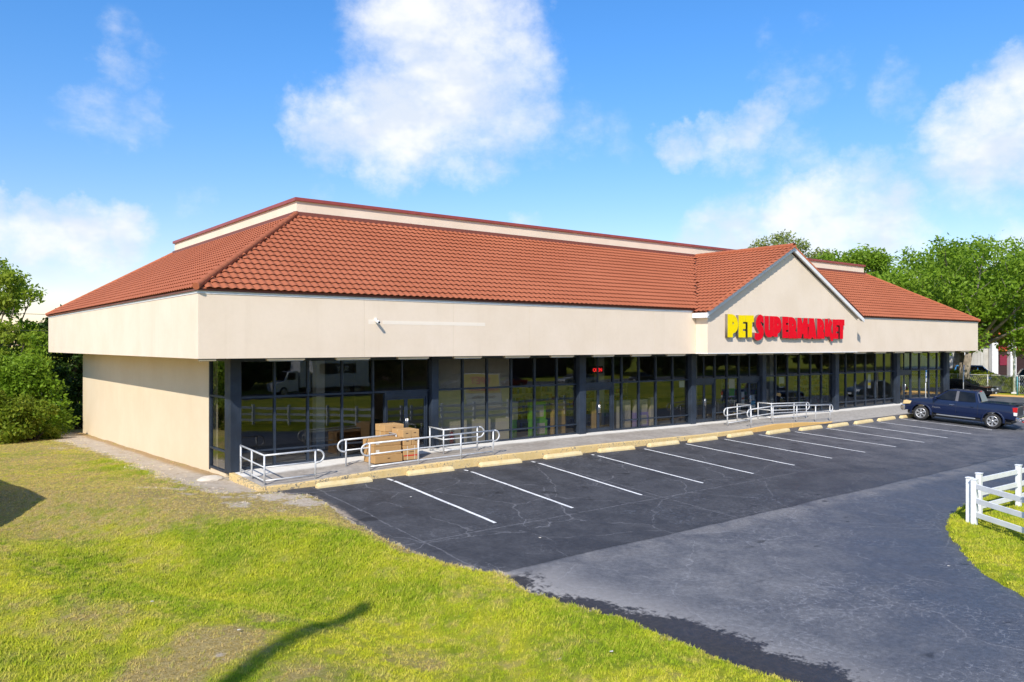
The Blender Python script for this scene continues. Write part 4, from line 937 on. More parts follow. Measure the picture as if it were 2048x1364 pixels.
# ---------------------------------------------------------------- white three-rail fences
vinyl = paint('fence_vinyl', (.80, .81, .82), .38, var=.05, scale=4)
def fence(label, pts, h=1.28, grp=None):
    P = [Vector((x, y, gz(x, y) + .02)) for x, y in pts]; t = thing('rail_fence', label, 'fence', P[0], 0, grp); t['_w'] = tuple(P[0])
    for p in P:
        o = MB().bbox(p.x - .07, p.x + .07, p.y - .07, p.y + .07, p.z - .1, p.z + h, .008).build('post', vinyl, t)
        c = MB().bbox(p.x - .085, p.x + .085, p.y - .085, p.y + .085, p.z + h + .001, p.z + h + .035, .01).build('cap', vinyl, o, (0, 0, 0))
    for a, b2 in zip(P[:-1], P[1:]):
        d = b2 - a; L = d.length; ang = math.atan2(d.y, d.x); pit = math.asin(d.z / L); n = d.normalized()
        for k in (.26, .64, 1.03):
            m = Matrix.Translation(a + Vector((0, 0, k))) @ Euler((0, -pit, ang)).to_matrix().to_4x4()
            MB().bbox(.065, L - .065, -.022, .022, 0, .145, .006, m).build('rail', vinyl, t)
    return t
fence('white three-rail fence around the grass island, running along the drive', [(16.49, -14.87), (17.45, -14.74), (20.0, -14.85), (22.6, -14.95), (25.2, -15.0), (27.8, -15.05), (30.4, -15.1), (33, -15.1)])
fence('white three-rail fence on the grass island, turning from the corner post toward the road', [(16.36, -15.05), (15.30, -16.75), (14.05, -18.7), (12.6, -20.6), (11.0, -22.4), (9.3, -24.1)])
# corner post shares both runs: small joining rails
# ---------------------------------------------------------------- posts and poles
post_m = paint('sign_post_metal', (.62, .63, .63), .4, .3); blue_m = paint('sign_blue', (.015, .16, .42), .4); wht = paint('sign_white', (.78, .78, .78), .45)
def psign(label, x, y):
    z = lotz(x, y) if y < -1.5 else side_z(min(x, 55), y); z = z - .0
    t = thing('parking_sign', label, 'sign', (x, y, z), R(12), 'accessible parking signs')
    MB().tube([(0, 0, -.05), (0, 0, 2.15)], .032, 8).build('post', post_m, t, (0, 0, 0))
    MB().bbox(-.15, .15, -.045, -.036, 1.85, 2.35, .004, seg=1).build('blue_panel', blue_m, t, (0, 0, 0)); MB().bbox(-.15, .15, -.045, -.036, 1.58, 1.83, .004, seg=1).build('white_panel', wht, t, (0, 0, 0))
    w = MB().tube([(.0, -.049, 2.02 + .0), (.05, -.049, 2.02)], .012, 6)
    ring = [(.06 * math.cos(a) - .01, -.049, 2.02 + .06 * math.sin(a)) for a in np.linspace(1.9, 6.0, 12)]; w.tube(ring, .008, 5).tube([(-.03, -.049, 2.2), (-.02, -.049, 2.08), (.05, -.049, 2.08), (.08, -.049, 1.96)], .012, 5)
    w.build('wheelchair_symbol', wht, t, (0, 0, 0))
    return t
psign('blue and white parking sign on a post before the last windows', 45.9, -.2); psign('blue and white parking sign on a post past the end of the store', 56.3, 1.8)
# ---------------------------------------------------------------- vehicles
def carpaint(name, col, fl=.5):
    if name in MATS: return MATS[name]
    b = NB(name); p = b.pos(); n = b.noise(p, 260, 2)
    b.set(Base_Color=b.mix(b.mr(n, .3, .7), tuple(c * .8 for c in col), tuple(c * 1.25 for c in col)), Metallic=fl, Roughness=.4)
    b.b.inputs['Coat Weight'].default_value = .55; b.b.inputs['Coat Roughness'].default_value = .03; b.b.inputs['Specular IOR Level'].default_value = .25; MATS[name] = b.m; return b.m
def mat_carglass():
    b = NB('car_glass'); n = b.noise(b.pos(), 2, 3)
    b.set(Base_Color=b.mix(b.mr(n, .3, .7), (.006, .007, .008), (.016, .017, .018)), Roughness=.04); b.b.inputs['Specular IOR Level'].default_value = .28; return b.m
cglass = mat_carglass(); tyre_m = paint('tyre', (.022, .022, .023), .8, var=.2); rim_m = paint('rim_alloy', (.62, .62, .63), .3, .8); blk = paint('black_plastic', (.015, .015, .016), .5); chrome = paint('chrome', (.72, .72, .73), .12, 1.0)
redl = paint('tail_lens', (.50, .008, .010), .12, coat=.8); amb = paint('head_lens', (.70, .52, .26), .12, coat=.8); clr = paint('clear_lens', (.75, .75, .76), .12, coat=.8); plate_m = paint('licence_plate', (.72, .74, .74), .5)
def arch(cx, r, z0, n=9):
    a0 = math.asin(min(.99, max(-.99, (z0 - r[1]) / r[0]))); return [(cx + r[0] * math.cos(a), r[1] + r[0] * math.sin(a)) for a in np.linspace(a0, math.pi - a0, n)]
def wheel(t, x, y, r, w, name='wheel', spokes=6):
    s = 1 if y > 0 else -1; m = Matrix.Translation((x, y, r)) @ Matrix.Rotation(R(90) * s, 4, 'Z')
    tb = MB().lathe([(r * .66, -w / 2 + .02), (r * .72, -w / 2), (r * .93, -w / 2 + .01), (r, -w / 2 + .05), (r, w / 2 - .05), (r * .93, w / 2 - .01), (r * .72, w / 2), (r * .66, w / 2 - .02)], m, 24)
    o = tb.build(name, tyre_m, t, (0, 0, 0))
    rb = MB().lathe([(r * .69, w / 2 - .015), (r * .66, w / 2 + .004), (r * .60, w / 2 - .012), (r * .58, w / 2 - .09), (.0, w / 2 - .1)], m, 24); rb.lathe([(.0, w / 2 + .005), (r * .15, w / 2 + .004), (r * .17, w / 2 - .05)], m, 12)
    for k in range(spokes):
        for da in (-.13, .13):
            a = 2 * math.pi * k / spokes + da; mm = m @ Matrix.Rotation(a, 4, 'X'); rb.box(w / 2 - .045, w / 2 - .006, -.022, .022, r * .1, r * .63, mm)
    link('rim', rb.mesh('rim', rim_m)).parent = o
    db = MB().lathe([(r * .575, w / 2 - .088), (0., w / 2 - .095)], m, 20); q = link('brake_disc', db.mesh('brake_disc', paint('brake', (.03, .03, .03), .6))); q.parent = o
    return o
def extr(t, name, poly, y0, y1, mat, bev=.03, seg=3, ang=30):
    return bevel(MB().prism(poly, 'y', y0, y1).build(name, mat, t, (0, 0, 0)), bev, seg, ang)
def green(t, name, base, roof, zb, zr, yb, yr, mat):
    "tapered cabin: base (x_front, x_rear) and roof (x_front, x_rear)"
    V = [(base[0], -yb * .93, zb), (base[0], yb * .93, zb), (base[1], yb, zb), (base[1], -yb, zb), (roof[0], -yr * .95, zr - .03), (roof[0], yr * .95, zr - .03), (roof[1], yr, zr), (roof[1], -yr, zr)]
    mx = (roof[0] + roof[1]) / 2
    mb = MB().add(V, [(0, 1, 5, 4), (1, 2, 6, 5), (2, 3, 7, 6), (3, 0, 4, 7), (4, 5, 6, 7), (3, 2, 1, 0)])
    return bevel(mb.build(name, mat, t, (0, 0, 0)), .06, 4, 20)
def side_pt(base, roof, zb, zr, yb, yr, x, k, s):
    return (x, s * (yb + (yr - yb) * k + .008), zb + (zr - zb) * k)
def pane_on(t, name, pts, mat, th=.004):
    mb = MB().add(pts, [tuple(range(len(pts)))]); o = mb.build(name, mat, t, (0, 0, 0)); m = o.modifiers.new('thick', 'SOLIDIFY'); m.thickness = th; m.offset = 0; return o

def pickup(label, loc, rz):
    t = thing('pickup_truck', label, 'pickup truck', loc, rz); pm = carpaint('navy_paint', (.002, .009, .042), .0)
    W = .95; fx, rx, wr = 1.76, -1.76, .40; A = (.49, .41)
    low = [(2.70, .50), (2.76, .70), (2.72, .98), (2.60, 1.10), (2.2, 1.16), (1.32, 1.235), (1.1, 1.25), (-.80, 1.27), (-.83, 1.30), (-2.80, 1.30), (-2.84, 1.26), (-2.84, .60), (-2.76, .56)]
    low += list(reversed(arch(rx, A, .50))) [::-1][::-1]
    body = [(2.70, .50), (2.76, .70), (2.72, .98), (2.60, 1.10), (2.2, 1.16), (1.32, 1.235), (1.1, 1.25), (-.80, 1.27), (-.83, 1.30), (-2.80, 1.30), (-2.84, 1.26), (-2.84, .60), (-2.70, .52)]
    body += arch(rx, A, .50)[::-1] + [(-.6, .46), (.6, .46)] + arch(fx, A, .50)[::-1]
    b = bevel(MB().prism(body, 'y', -W, W).build('body', pm, t, (0, 0, 0), (W, .86, .30)), .05, 3, 40)
    # hood centre bulge
    extr(t, 'hood', [(2.58, 1.09), (2.2, 1.175), (1.36, 1.25), (1.3, 1.2), (2.5, 1.05)], -.62, .62, pm, .03)
    cb = dict(base=(1.33, -1.14), roof=(.46, -.92), zb=1.235, zr=1.88, yb=.885, yr=.70)
    green(t, 'cab', mat=pm, **cb)
    zb, zr, yb, yr = 1.235, 1.88, .885, .70
    def sp(x, k, s): return (x, s * (yb + (yr - yb) * k + .012), zb + (zr - zb) * k)
    for s in (1, -1):
        pane_on(t, 'front_side_window', [sp(1.06, .10, s), sp(.10, .08, s), sp(.07, .88, s), sp(.47, .86, s)], cglass); pane_on(t, 'rear_side_window', [sp(-.05, .08, s), sp(-.90, .10, s), sp(-.80, .84, s), sp(-.06, .88, s)], cglass)
        pane_on(t, 'door_pillar', [sp(.10, .05, s), sp(-.05, .05, s), sp(-.06, .9, s), sp(.07, .9, s)], paint('pillar_trim', (.10, .10, .11), .4), .003)
        for dx in (.2, -.8): MB().bbox(dx - .02, dx + .16, s * (W + .001), s * (W + .03), 1.02, 1.06, .008).build('door_handle', chrome if dx > 0 else pm, t, (0, 0, 0))
        for dx in (1.16, .02, -1.02): MB().box(dx - .005, dx + .005, s * (W - .01), s * (W + .0015), .62, 1.2).build('door_seam', blk, t, (0, 0, 0))
        MB().bbox(-.95, .95, s * (W - .05), s * (W + .07), .40, .455, .015).build('running_board', paint('running_board', (.34, .35, .36), .35, .6), t, (0, 0, 0))
        mo = MB().bbox(.98, 1.12, s * (W - .01), s * (W + .22), 1.24, 1.44, .03).build('mirror', pm, t, (0, 0, 0))
        for cx in (fx, rx):
            aa = np.linspace(-.10, math.pi + .10, 15); out = [(cx + .575 * math.cos(a), .41 + .56 * math.sin(a)) for a in aa]; inn = [(cx + .485 * math.cos(a), .41 + .485 * math.sin(a)) for a in aa]
            V = [(x, s * (W - .02), z) for x, z in out] + [(x, s * (W + .055), z) for x, z in inn] + [(x, s * (W - .06), z) for x, z in inn]; n = len(aa)
            MB().add(V, [(i, i + 1, n + i + 1, n + i) for i in range(n - 1)] + [(n + i, n + i + 1, 2 * n + i + 1, 2 * n + i) for i in range(n - 1)], True).build('wheel_flare', pm, t, (0, 0, 0))
            wheel(t, cx, s * (W - .11), wr, .27)
            MB().bbox(cx - .60, cx - .575, s * (W - .26), s * (W + .02), .22, .52, .006).build('mud_flap', blk, t, (0, 0, 0))
        bevel(MB().prism([(2.73, .80), (2.70, 1.0), (2.56, 1.06), (2.28, 1.02), (2.34, .86)], 'y', s * (W - .26), s * (W + .006)).build('headlight', amb, t, (0, 0, 0)), .015)
        bevel(MB().prism([(-2.85, .98), (-2.85, 1.24), (-2.62, 1.22), (-2.66, .98)], 'y', s * (W - .2), s * (W + .008)).build('tail_light', redl, t, (0, 0, 0)), .012); bevel(MB().prism([(-2.85, .80), (-2.85, .97), (-2.68, .97), (-2.70, .80)], 'y', s * (W - .18), s * (W + .007)).build('reverse_light', clr, t, (0, 0, 0)), .01)
    pane_on(t, 'windshield', [(1.25, -.74, 1.30), (1.25, .74, 1.30), (.57, .62, 1.81), (.57, -.62, 1.81)], cglass); pane_on(t, 'rear_window', [(-1.155, -.70, 1.36), (-1.155, .70, 1.36), (-.985, .58, 1.76), (-.985, -.58, 1.76)], cglass)
    MB().bbox(-1.0, -.9, -.12, .12, 1.85, 1.885, .01).build('brake_light', redl, t, (0, 0, 0))
    bevel(MB().prism([(2.77, .46), (2.84, .52), (2.84, .70), (2.76, .78), (2.6, .78), (2.6, .46)], 'y', -.97, .97).build('front_bumper', chrome, t, (0, 0, 0)), .05, 3)
    MB().bbox(2.70, 2.775, -.55, .55, .80, 1.04, .02).build('grille', paint('grille', (.25, .25, .26), .3, .8), t, (0, 0, 0))
    bevel(MB().prism([(-2.80, .52), (-2.98, .52), (-2.99, .70), (-2.80, .72)], 'y', -.96, .96).build('rear_bumper', chrome, t, (0, 0, 0)), .03, 2)
    MB().bbox(-2.865, -2.835, -.72, .72, .74, 1.22, .01).build('tailgate_panel', paint('tailgate_dark', (.03, .033, .04), .45), t, (0, 0, 0)); MB().box(-2.998, -2.99, -.16, .16, .56, .67).build('licence_plate', plate_m, t, (0, 0, 0))
    extr(t, 'bed_cover', [(-1.2, 1.30), (-1.2, 1.345), (-2.70, 1.35), (-2.80, 1.31), (-2.8, 1.30)], -.90, .90, pm, .02); extr(t, 'tail_spoiler', [(-2.55, 1.352), (-2.92, 1.40), (-2.92, 1.37), (-2.6, 1.33)], -.88, .88, blk, .01)
    MB().tube([(-2.9, 0, .50), (-3.2, 0, .48)], .035, 8).tube([(-3.18, 0, .48), (-3.18, 0, .56)], .03, 8).build('tow_hitch', chrome, t, (0, 0, 0)); MB().bbox(-3.16, -2.99, -.3, .25, .44, .49, .01).build('hitch_step', redl, t, (0, 0, 0))
    MB().bbox(-2.6, 2.5, -.8, .8, .30, .50, .05).build('chassis', blk, t, (0, 0, 0))
    for s in (1, -1):
        me = text_mesh('emblem', 'TUNDRA', .10, chrome, .004, True); o = link('emblem', me, t, (0, 0, 0)); o.matrix_local = Matrix.Translation((1.0 if s > 0 else 1.0, s * (W + .004), .78)) @ Matrix.Rotation(R(180) if s > 0 else 0, 4, 'Z') @ Matrix.Rotation(R(90), 4, 'X')
    return t
pu = pickup('dark navy crew cab pickup truck parked nose-in by the store', (38.62 + .95, -4.93, lotz(39, -4.9)), 0)
pu.rotation_euler = Euler((0, -math.atan((lotz(39, -3.2) - lotz(39, -6.7)) / 3.5), math.atan2(3.47, -.62)), 'XYZ')

def sedan(name, label, cat, loc, rz, col, L=4.6, H=1.42, kind='sedan', grp=None):
    t = thing(name, label, cat, loc, rz, grp); pm = carpaint(name + '_paint_%d' % (hash(col) % 9999), col); W = .89; h = L / 2; wr = .33; fx, rx = h - .9, -h + .95; A = (.38, .33)
    belt = .92 if kind == 'sedan' else 1.02
    body = [(h - .05, .32), (h, .5), (h - .06, .72), (h - .25, .80), (h - 1.25, belt), (-h + .9, belt + .04), (-h + .12, belt + .01), (-h, belt - .12), (-h + .02, .45), (-h + .1, .30)]
    body += arch(rx, A, .26)[::-1] + arch(fx, A, .26)[::-1]
    bevel(MB().prism(body, 'y', -W, W).build('body', pm, t, (0, 0, 0), (W, .62, .28)), .06, 3, 40)
    if kind == 'sedan': base, roof = (h - 1.2, -h + .55), (.28, -.55)
    else: base, roof = (h - 1.25, -h + .05), (.35, -h + .45)
    green(t, 'cabin', base, roof, belt, H, W * .94, W * .72, pm)
    yb, yr = W * .94, W * .72
    def sp(x, k, s): return (x, s * (yb + (yr - yb) * k + .012), belt + (H - belt) * k)
    for s in (1, -1):
        xf = lambda k: base[0] + (roof[0] - base[0]) * k; xr = lambda k: base[1] + (roof[1] - base[1]) * k
        pane_on(t, 'front_side_window', [sp(xf(.1) - .2, .1, s), sp(.02, .1, s), sp(.02, .85, s), sp(xf(.85) - .08, .85, s)], cglass); pane_on(t, 'rear_side_window', [sp(-.06, .1, s), sp(xr(.1) + .3, .1, s), sp(xr(.85) + .1, .85, s), sp(-.06, .85, s)], cglass)
        for cx in (fx, rx): wheel(t, cx, s * (W - .10), wr, .21, spokes=5)
        MB().bbox(.75, .9, s * (W - .02), s * (W + .16), belt + .02, belt + .15, .03).build('mirror', pm, t, (0, 0, 0))
        MB().bbox(h - .32, h - .03, s * (W - .36), s * (W - .03), .60, .74, .03).build('headlight', clr, t, (0, 0, 0)); MB().bbox(-h - .005, -h + .16, s * (W - .36), s * (W + .004), belt - .24, belt - .06, .02).build('tail_light', redl, t, (0, 0, 0))
        for dx in (.35, -.5): MB().bbox(dx - .08, dx + .08, s * W, s * (W + .025), belt - .12, belt - .09, .006).build('door_handle', pm, t, (0, 0, 0))
    k = .1; a = (base[0] - .08, H * 0 + belt + .06); 
    dxw = (roof[0] - base[0]); pane_on(t, 'windshield', [(base[0] + dxw * .12 + .015, -.68, belt + (H - belt) * .12 + .02), (base[0] + dxw * .12 + .015, .68, belt + (H - belt) * .12 + .02), (base[0] + dxw * .86 + .015, .56, belt + (H - belt) * .86 + .02), (base[0] + dxw * .86 + .015, -.56, belt + (H - belt) * .86 + .02)], cglass)
    dxr = (roof[1] - base[1]); pane_on(t, 'rear_window', [(base[1] + dxr * .12 - .015, -.68, belt + (H - belt) * .12 + .02), (base[1] + dxr * .12 - .015, .68, belt + (H - belt) * .12 + .02), (base[1] + dxr * .86 - .015, .56, belt + (H - belt) * .86 + .02), (base[1] + dxr * .86 - .015, -.56, belt + (H - belt) * .86 + .02)], cglass)
    MB().bbox(h - .09, h + .02, -.5, .5, .42, .58, .02).build('grille', blk, t, (0, 0, 0)); MB().box(h + .021, h + .028, -.16, .16, .36, .46).build('licence_plate', plate_m, t, (0, 0, 0)); MB().box(-h - .012, -h - .002, -.16, .16, .62, .72).build('licence_plate', plate_m, t, (0, 0, 0))
    return t
sedan('sedan_car', 'black sedan parked beyond the end of the store', 'car', (58.0, 2.6, lotz(58, 2.6)), R(-84), (.006, .007, .010))
sedan('compact_car', 'dark blue car with licence plate, facing the lot at the right edge', 'car', (55.2, -5.3, lotz(55, -5.3)), R(198), (.010, .035, .075), L=4.4)
sedan('suv_car', 'bright blue suv parked behind the vine hedge', 'car', (83.5, 11.6, lotz(60, 2) + .02), R(-70), (.02, .12, .30), L=4.9, H=1.85, kind='suv')
sedan('hatchback_car', 'dark teal car parked past the light pole, right of the blue suv', 'car', (82, 5.0, lotz(60, 2) + .02), R(-65), (.006, .03, .05), L=4.5, H=1.6, kind='suv')
# ---------------------------------------------------------------- trees and shrubs
def mat_leaf(name, a, b2, c3, tr=.35):
    b = NB(name); g = b.new('ShaderNodeNewGeometry'); r = g.outputs['Random Per Island']; p = g.outputs['Position']
    n = b.noise(p, .35, 3); c = b.mix(r, a, b2); c = b.mix(b.mr(n, .42, .68, 0, .8), c, c3)
    b.set(Base_Color=c, Roughness=.55); b.b.inputs['Specular IOR Level'].default_value = .25
    t = b.new('ShaderNodeBsdfTranslucent'); b.L.new(c, t.inputs[0]); m = b.new('ShaderNodeMixShader'); m.inputs[0].default_value = tr
    b.L.new(b.b.outputs[0], m.inputs[1]); b.L.new(t.outputs[0], m.inputs[2]); b.L.new(m.outputs[0], b.out.inputs[0]); return b.m
leaf_oak = mat_leaf('oak_leaves', (.14, .26, .015), (.25, .39, .028), (.30, .43, .045), .45)
leaf_pale = mat_leaf('pale_leaves', (.20, .25, .06), (.33, .36, .11), (.19, .28, .04))
leaf_vine = mat_leaf('vine_leaves', (.14, .26, .014), (.29, .40, .028), (.38, .41, .05), .45)
leaf_dark = mat_leaf('dark_leaves', (.03, .07, .010), (.07, .13, .018), (.05, .10, .014))
leaf_bush = mat_leaf('bush_leaves', (.13, .22, .014), (.28, .33, .03), (.34, .31, .045), .45)
bark = paint('bark_grey', (.26, .22, .175), .95, var=.3, scale=3, bump=.6, bscale=12); bark_d = paint('bark_brown', (.10, .075, .05), .95, var=.3, scale=4, bump=.5, bscale=14)
def leaves(C, n, size, g, flat=.35):
    k = len(C); v = g.normal(size=(n, 3)); v /= np.linalg.norm(v, axis=1)[:, None]
    nrm = v * (1 - flat) + np.array([0, 0, 1]) * flat; nrm /= np.linalg.norm(nrm, axis=1)[:, None]
    t = np.cross(nrm, g.normal(size=(n, 3))); t /= np.linalg.norm(t, axis=1)[:, None] + 1e-9; b = np.cross(nrm, t)
    s = size * g.uniform(.55, 1.3, n)[:, None]
    V = np.stack([C - t * s, C + b * s * .48 - nrm * s * .08, C + t * s, C - b * s * .48 - nrm * s * .08], 1).reshape(-1, 3)
    return V, np.arange(4 * n).reshape(n, 4)
def crown_mesh(name, g, clumps, n, size, mat):
    w = np.array([c[1] ** 2 for c in clumps]); w = w / w.sum(); idx = g.choice(len(clumps), n, p=w)
    ctr = np.array([c[0] for c in clumps])[idx]; rad = np.array([c[1] for c in clumps])[idx]
    d = g.normal(size=(n, 3)); d /= np.linalg.norm(d, axis=1)[:, None]; rr = g.random(n) ** .45
    P = ctr + d * (rad * rr)[:, None] * np.array([1, 1, .72]) + g.normal(size=(n, 3)) * .12 * rad[:, None]
    V, F = leaves(P, n, size, g); return npmesh(name, V, F, mat)
def tree(name, label, loc, h, cr, seed, lmat, bmat, n=9000, size=.2, base=.35, trunk=.3, forks=1, clumps=38, grp=None, cat='tree', squash=1.0, lean=(0, 0), loose=(.17, .34)):
    g = np.random.default_rng(seed); rd = random.Random(seed); t = thing(name, label, cat, loc, 0, grp)
    zc = h * (base + 1) / 2; rz = h * (1 - base) / 2; cl = []
    while len(cl) < clumps:
        d = g.normal(size=3); d /= np.linalg.norm(d); r = g.random() ** .4
        p = np.array([d[0] * cr * r, d[1] * cr * r * squash, zc + d[2] * rz * r]) + np.array([lean[0], lean[1], 0]) * .5
        cl.append((p, cr * g.uniform(*loose)))
    cl.sort(key=lambda c: -c[0][2])
    wood = MB(); th = h * base
    tops = []
    for f in range(forks):
        a = 2 * math.pi * f / max(1, forks) + .7; sx = (.5 if forks > 1 else .0) * math.cos(a); sy = (.5 if forks > 1 else .0) * math.sin(a)
        top = Vector((sx * th * .55 + rd.uniform(-.2, .2), sy * th * .55 + rd.uniform(-.2, .2), th * 1.05)); mid = Vector((sx * th * .12, sy * th * .12, th * .5))
        wood.tube([(0, 0, -.2), (sx * .05, sy * .05, th * .18), mid, top], [trunk * 1.25, trunk * .95, trunk * (.8 if forks == 1 else .66), trunk * .55], 10); tops.append(top)
    for i, (p, r) in enumerate(cl):
        if i % 2: continue
        s = tops[i // 2 % forks]; e = Vector(p); m = s.lerp(e, .5) + Vector((rd.uniform(-.4, .4), rd.uniform(-.4, .4), rd.uniform(.0, .6)))
        wood.tube([s, m, e], [trunk * .38, trunk * .2, trunk * .05], 6)
        for q in range(2):
            e2 = e + Vector((rd.uniform(-1, 1), rd.uniform(-1, 1), rd.uniform(-.2, .9))) * r * 1.1; wood.tube([m.lerp(e, .6), e2], [trunk * .1, trunk * .02], 4, False)
    wood.build('trunk', bmat, t, (0, 0, 0))
    me = crown_mesh('crown', g, cl, n, size, lmat); link('crown', me, t, (0, 0, 0)); return t
def bush(name, label, loc, rx, ry, h, seed, lmat, n=6000, size=.11, grp=None, clumps=26, twigs=14, cat='shrub'):
    g = np.random.default_rng(seed); rd = random.Random(seed); t = thing(name, label, cat, loc, 0, grp); cl = []
    for _ in range(clumps):
        a = g.uniform(0, 6.28); r = g.random() ** .5; zz = g.random() ** .8
        k = math.sqrt(max(.05, 1 - (zz * .92) ** 2)); cl.append((np.array([rx * r * k * math.cos(a), ry * r * k * math.sin(a), h * zz * .85 + .1]), h * g.uniform(.13, .26)))
    w = MB()
    for i in range(twigs):
        p = Vector(cl[i % len(cl)][0]) + Vector((rd.uniform(-.4, .4), rd.uniform(-.4, .4), rd.uniform(-.2, .4))); b0 = Vector((rd.uniform(-.3, .3) * rx, rd.uniform(-.3, .3) * ry, -.05))
        w.tube([b0, b0.lerp(p, .5) + Vector((rd.uniform(-.2, .2), rd.uniform(-.2, .2), .15)), p], [.045, .025, .008], 5, False)
    w.build('stems', bark_d, t, (0, 0, 0)); link('foliage', crown_mesh('foliage', g, cl, n, size, lmat), t, (0, 0, 0)); return t
# right side, behind the store end
tree('oak_tree', 'large oak with forked grey trunk at the right end of the store', (65.2, 5.4, lotz(60, 2)), 12.3, 8.6, 11, leaf_oak, bark, n=42000, size=.19, base=.26, trunk=.5, forks=2, clumps=84, loose=(.13, .28))
tree('oak_tree', 'bright green oak at the right edge beyond the lot', (78, 1.5, lotz(60, 2)), 13.0, 8.5, 12, leaf_oak, bark, n=36000, size=.19, base=.34, trunk=.5, clumps=70, loose=(.13, .28))
tree('oak_tree', 'round green tree crown just right of the store parapet', (71.5, 18.5, lotz(60, 2)), 14.4, 5.6, 13, leaf_oak, bark, n=22000, size=.2, base=.35, trunk=.4, clumps=40)
tree('pale_tree', 'pale yellow-green tree crown behind the front gable', (70.5, 26.5, lotz(60, 2)), 15.8, 5.6, 14, leaf_pale, bark, n=15000, size=.16, base=.4, trunk=.4, clumps=46, loose=(.11, .26))
tree('oak_tree', 'green tree standing behind the large oak', (84, 14, lotz(60, 2)), 14.5, 8, 15, leaf_oak, bark, n=22000, size=.24, base=.3, trunk=.45, clumps=50)
tree('oak_tree', 'dark green tree far right behind the red shop', (112, 14, lotz(60, 2)), 14, 9, 16, leaf_dark, bark_d, n=12000, size=.4, base=.25, trunk=.45, clumps=44)
# left side
tree('vine_tree', 'tall ragged tree covered in vines at the left edge', (-2.2, 35.5, gz(-2.2, 35.5)), 10.2, 4.3, 21, leaf_vine, bark_d, n=16000, size=.15, base=.22, trunk=.28, clumps=60, loose=(.10, .24))
tree('vine_tree', 'leafy tree behind the left end of the roof', (2.8, 41, gz(2.8, 41)), 8.6, 3.2, 22, leaf_dark, bark_d, n=11000, size=.18, base=.25, trunk=.25, clumps=36)
tree('vine_tree', 'yellow-green vine-hung tree in front of the tall ragged tree', (-3.0, 29.6, gz(-3, 29.6)), 7.4, 3.2, 23, leaf_vine, bark_d, n=15000, size=.14, base=.12, trunk=.2, clumps=52, loose=(.12, .27))
tree('vine_tree', 'dark leafy tree behind the back corner of the side wall', (3.6, 33.5, gz(3.6, 33.5)), 5.6, 2.4, 24, leaf_dark, bark_d, n=9000, size=.15, base=.18, trunk=.18, clumps=30)
bush('wild_shrub', 'bright green shrub beside the back corner of the side wall', (-1.5, 27.2, gz(-1.5, 27.2)), 2.0, 1.8, 4.6, 31, leaf_oak, n=13000, size=.12, clumps=34)
bush('wild_shrub', 'dense shrub with bare twigs at the left edge of the lawn', (-3.6, 23.6, gz(-3.6, 23.6)), 2.8, 2.1, 3.1, 32, leaf_bush, n=15000, size=.10, clumps=36, twigs=26)
bush('wild_shrub', 'low spreading shrub in front of the back corner of the side wall', (-1.7, 23.6, gz(-1.7, 23.6)), 1.8, 1.6, 2.2, 33, leaf_bush, n=12000, size=.09, clumps=30, twigs=24)
bush('wild_shrub', 'olive shrub behind the twiggy shrub at the left edge', (-5.6, 27, gz(-5.6, 27)), 2.8, 2.2, 4.4, 34, leaf_vine, n=14000, size=.12, clumps=34)
bush('wild_shrub', 'tall dark shrub filling the far left edge', (-8.5, 24.5, gz(-8.5, 24.5)), 2.6, 2.4, 4.6, 35, leaf_vine, n=12000, size=.12, clumps=34)
bush('wild_shrub', 'small green shrub by the white panel fence', (1.9, 30.4, gz(1.9, 30.4)), 1.2, 1.0, 1.6, 36, leaf_dark, n=4000, size=.1, clumps=18)
# ---------------------------------------------------------------- far left: panel fence, wires
pf = thing('panel_fence', 'white vinyl panel fence behind the store on the left', 'fence', (4.0, 42.0, gz(4, 42))); pf['_w'] = (4.0, 42.0, gz(4, 42)); z0 = gz(4, 42)
for i in range(7):
    x = .2 + i * 1.85; o = MB().bbox(x - .07, x + .07, 41.93, 42.07, z0 - .4, z0 + 1.9, .008).build('post', vinyl, pf)
    if i < 6: MB().box(x + .071, x + 1.779, 41.97, 42.03, z0 - .3, z0 + 1.75).build('panel', vinyl, pf)
wire_m = paint('cable_black', (.03, .03, .03), .6)
for k, (z, lb) in enumerate(((8.4, 'top'), (7.4, 'middle'), (6.5, 'lowest'))):
    pts = [(-40 + i * 8, 33.0, z - 2.2 + .9 * ((i - 6) / 6) ** 2) for i in range(13)]; pts = [(a, 25.9 + .02 * i, c) for i, (a, b_, c) in enumerate(pts)]
    # run behind the shrubs and stop at a pole hidden by the store
    o = MB().tube([(x, 31.5, zz) for x, _, zz in pts if x < 10], .016, 5).build('power_line', wire_m); tag(o, f'{lb} of the three overhead wires crossing the trees on the left', 'power line', 'overhead wires on the left')
# ---------------------------------------------------------------- right background
RZ = lotz(60, 2)
def mat_siding():
    b = NB('ribbed_siding'); p = b.pos(); n = b.noise(p, .8, 5); b.set(Base_Color=b.mix(b.mr(n, .3, .7), (.42, .41, .37), (.52, .51, .47)), Roughness=.6); return b.m
sid = mat_siding(); redp = paint('red_panel', (.26, .015, .012), .5); oran = paint('orange_trim', (.50, .13, .04), .5); darkin = paint('dark_bay', (.03, .012, .012), .7)
gs = thing('service_shop', 'pale ribbed metal shop with white columns and red band behind the oak', 'building', (101, 18, RZ)); gs['_w'] = (101, 18, RZ)
def gp(n, mb, m): return mb.build(n, m, gs)
dirv = Vector((12, -9.6, 0)).normalized(); A0 = Vector((93.0, 26.5, RZ)) + dirv * 2.4; nv = Vector((-dirv.y, dirv.x, 0))
M = Matrix.Translation(A0) @ Matrix.Rotation(math.atan2(dirv.y, dirv.x), 4, 'Z')
gp('wall', MB().box(-12, 40, .3, 12, 0, 5.6, M), sid)
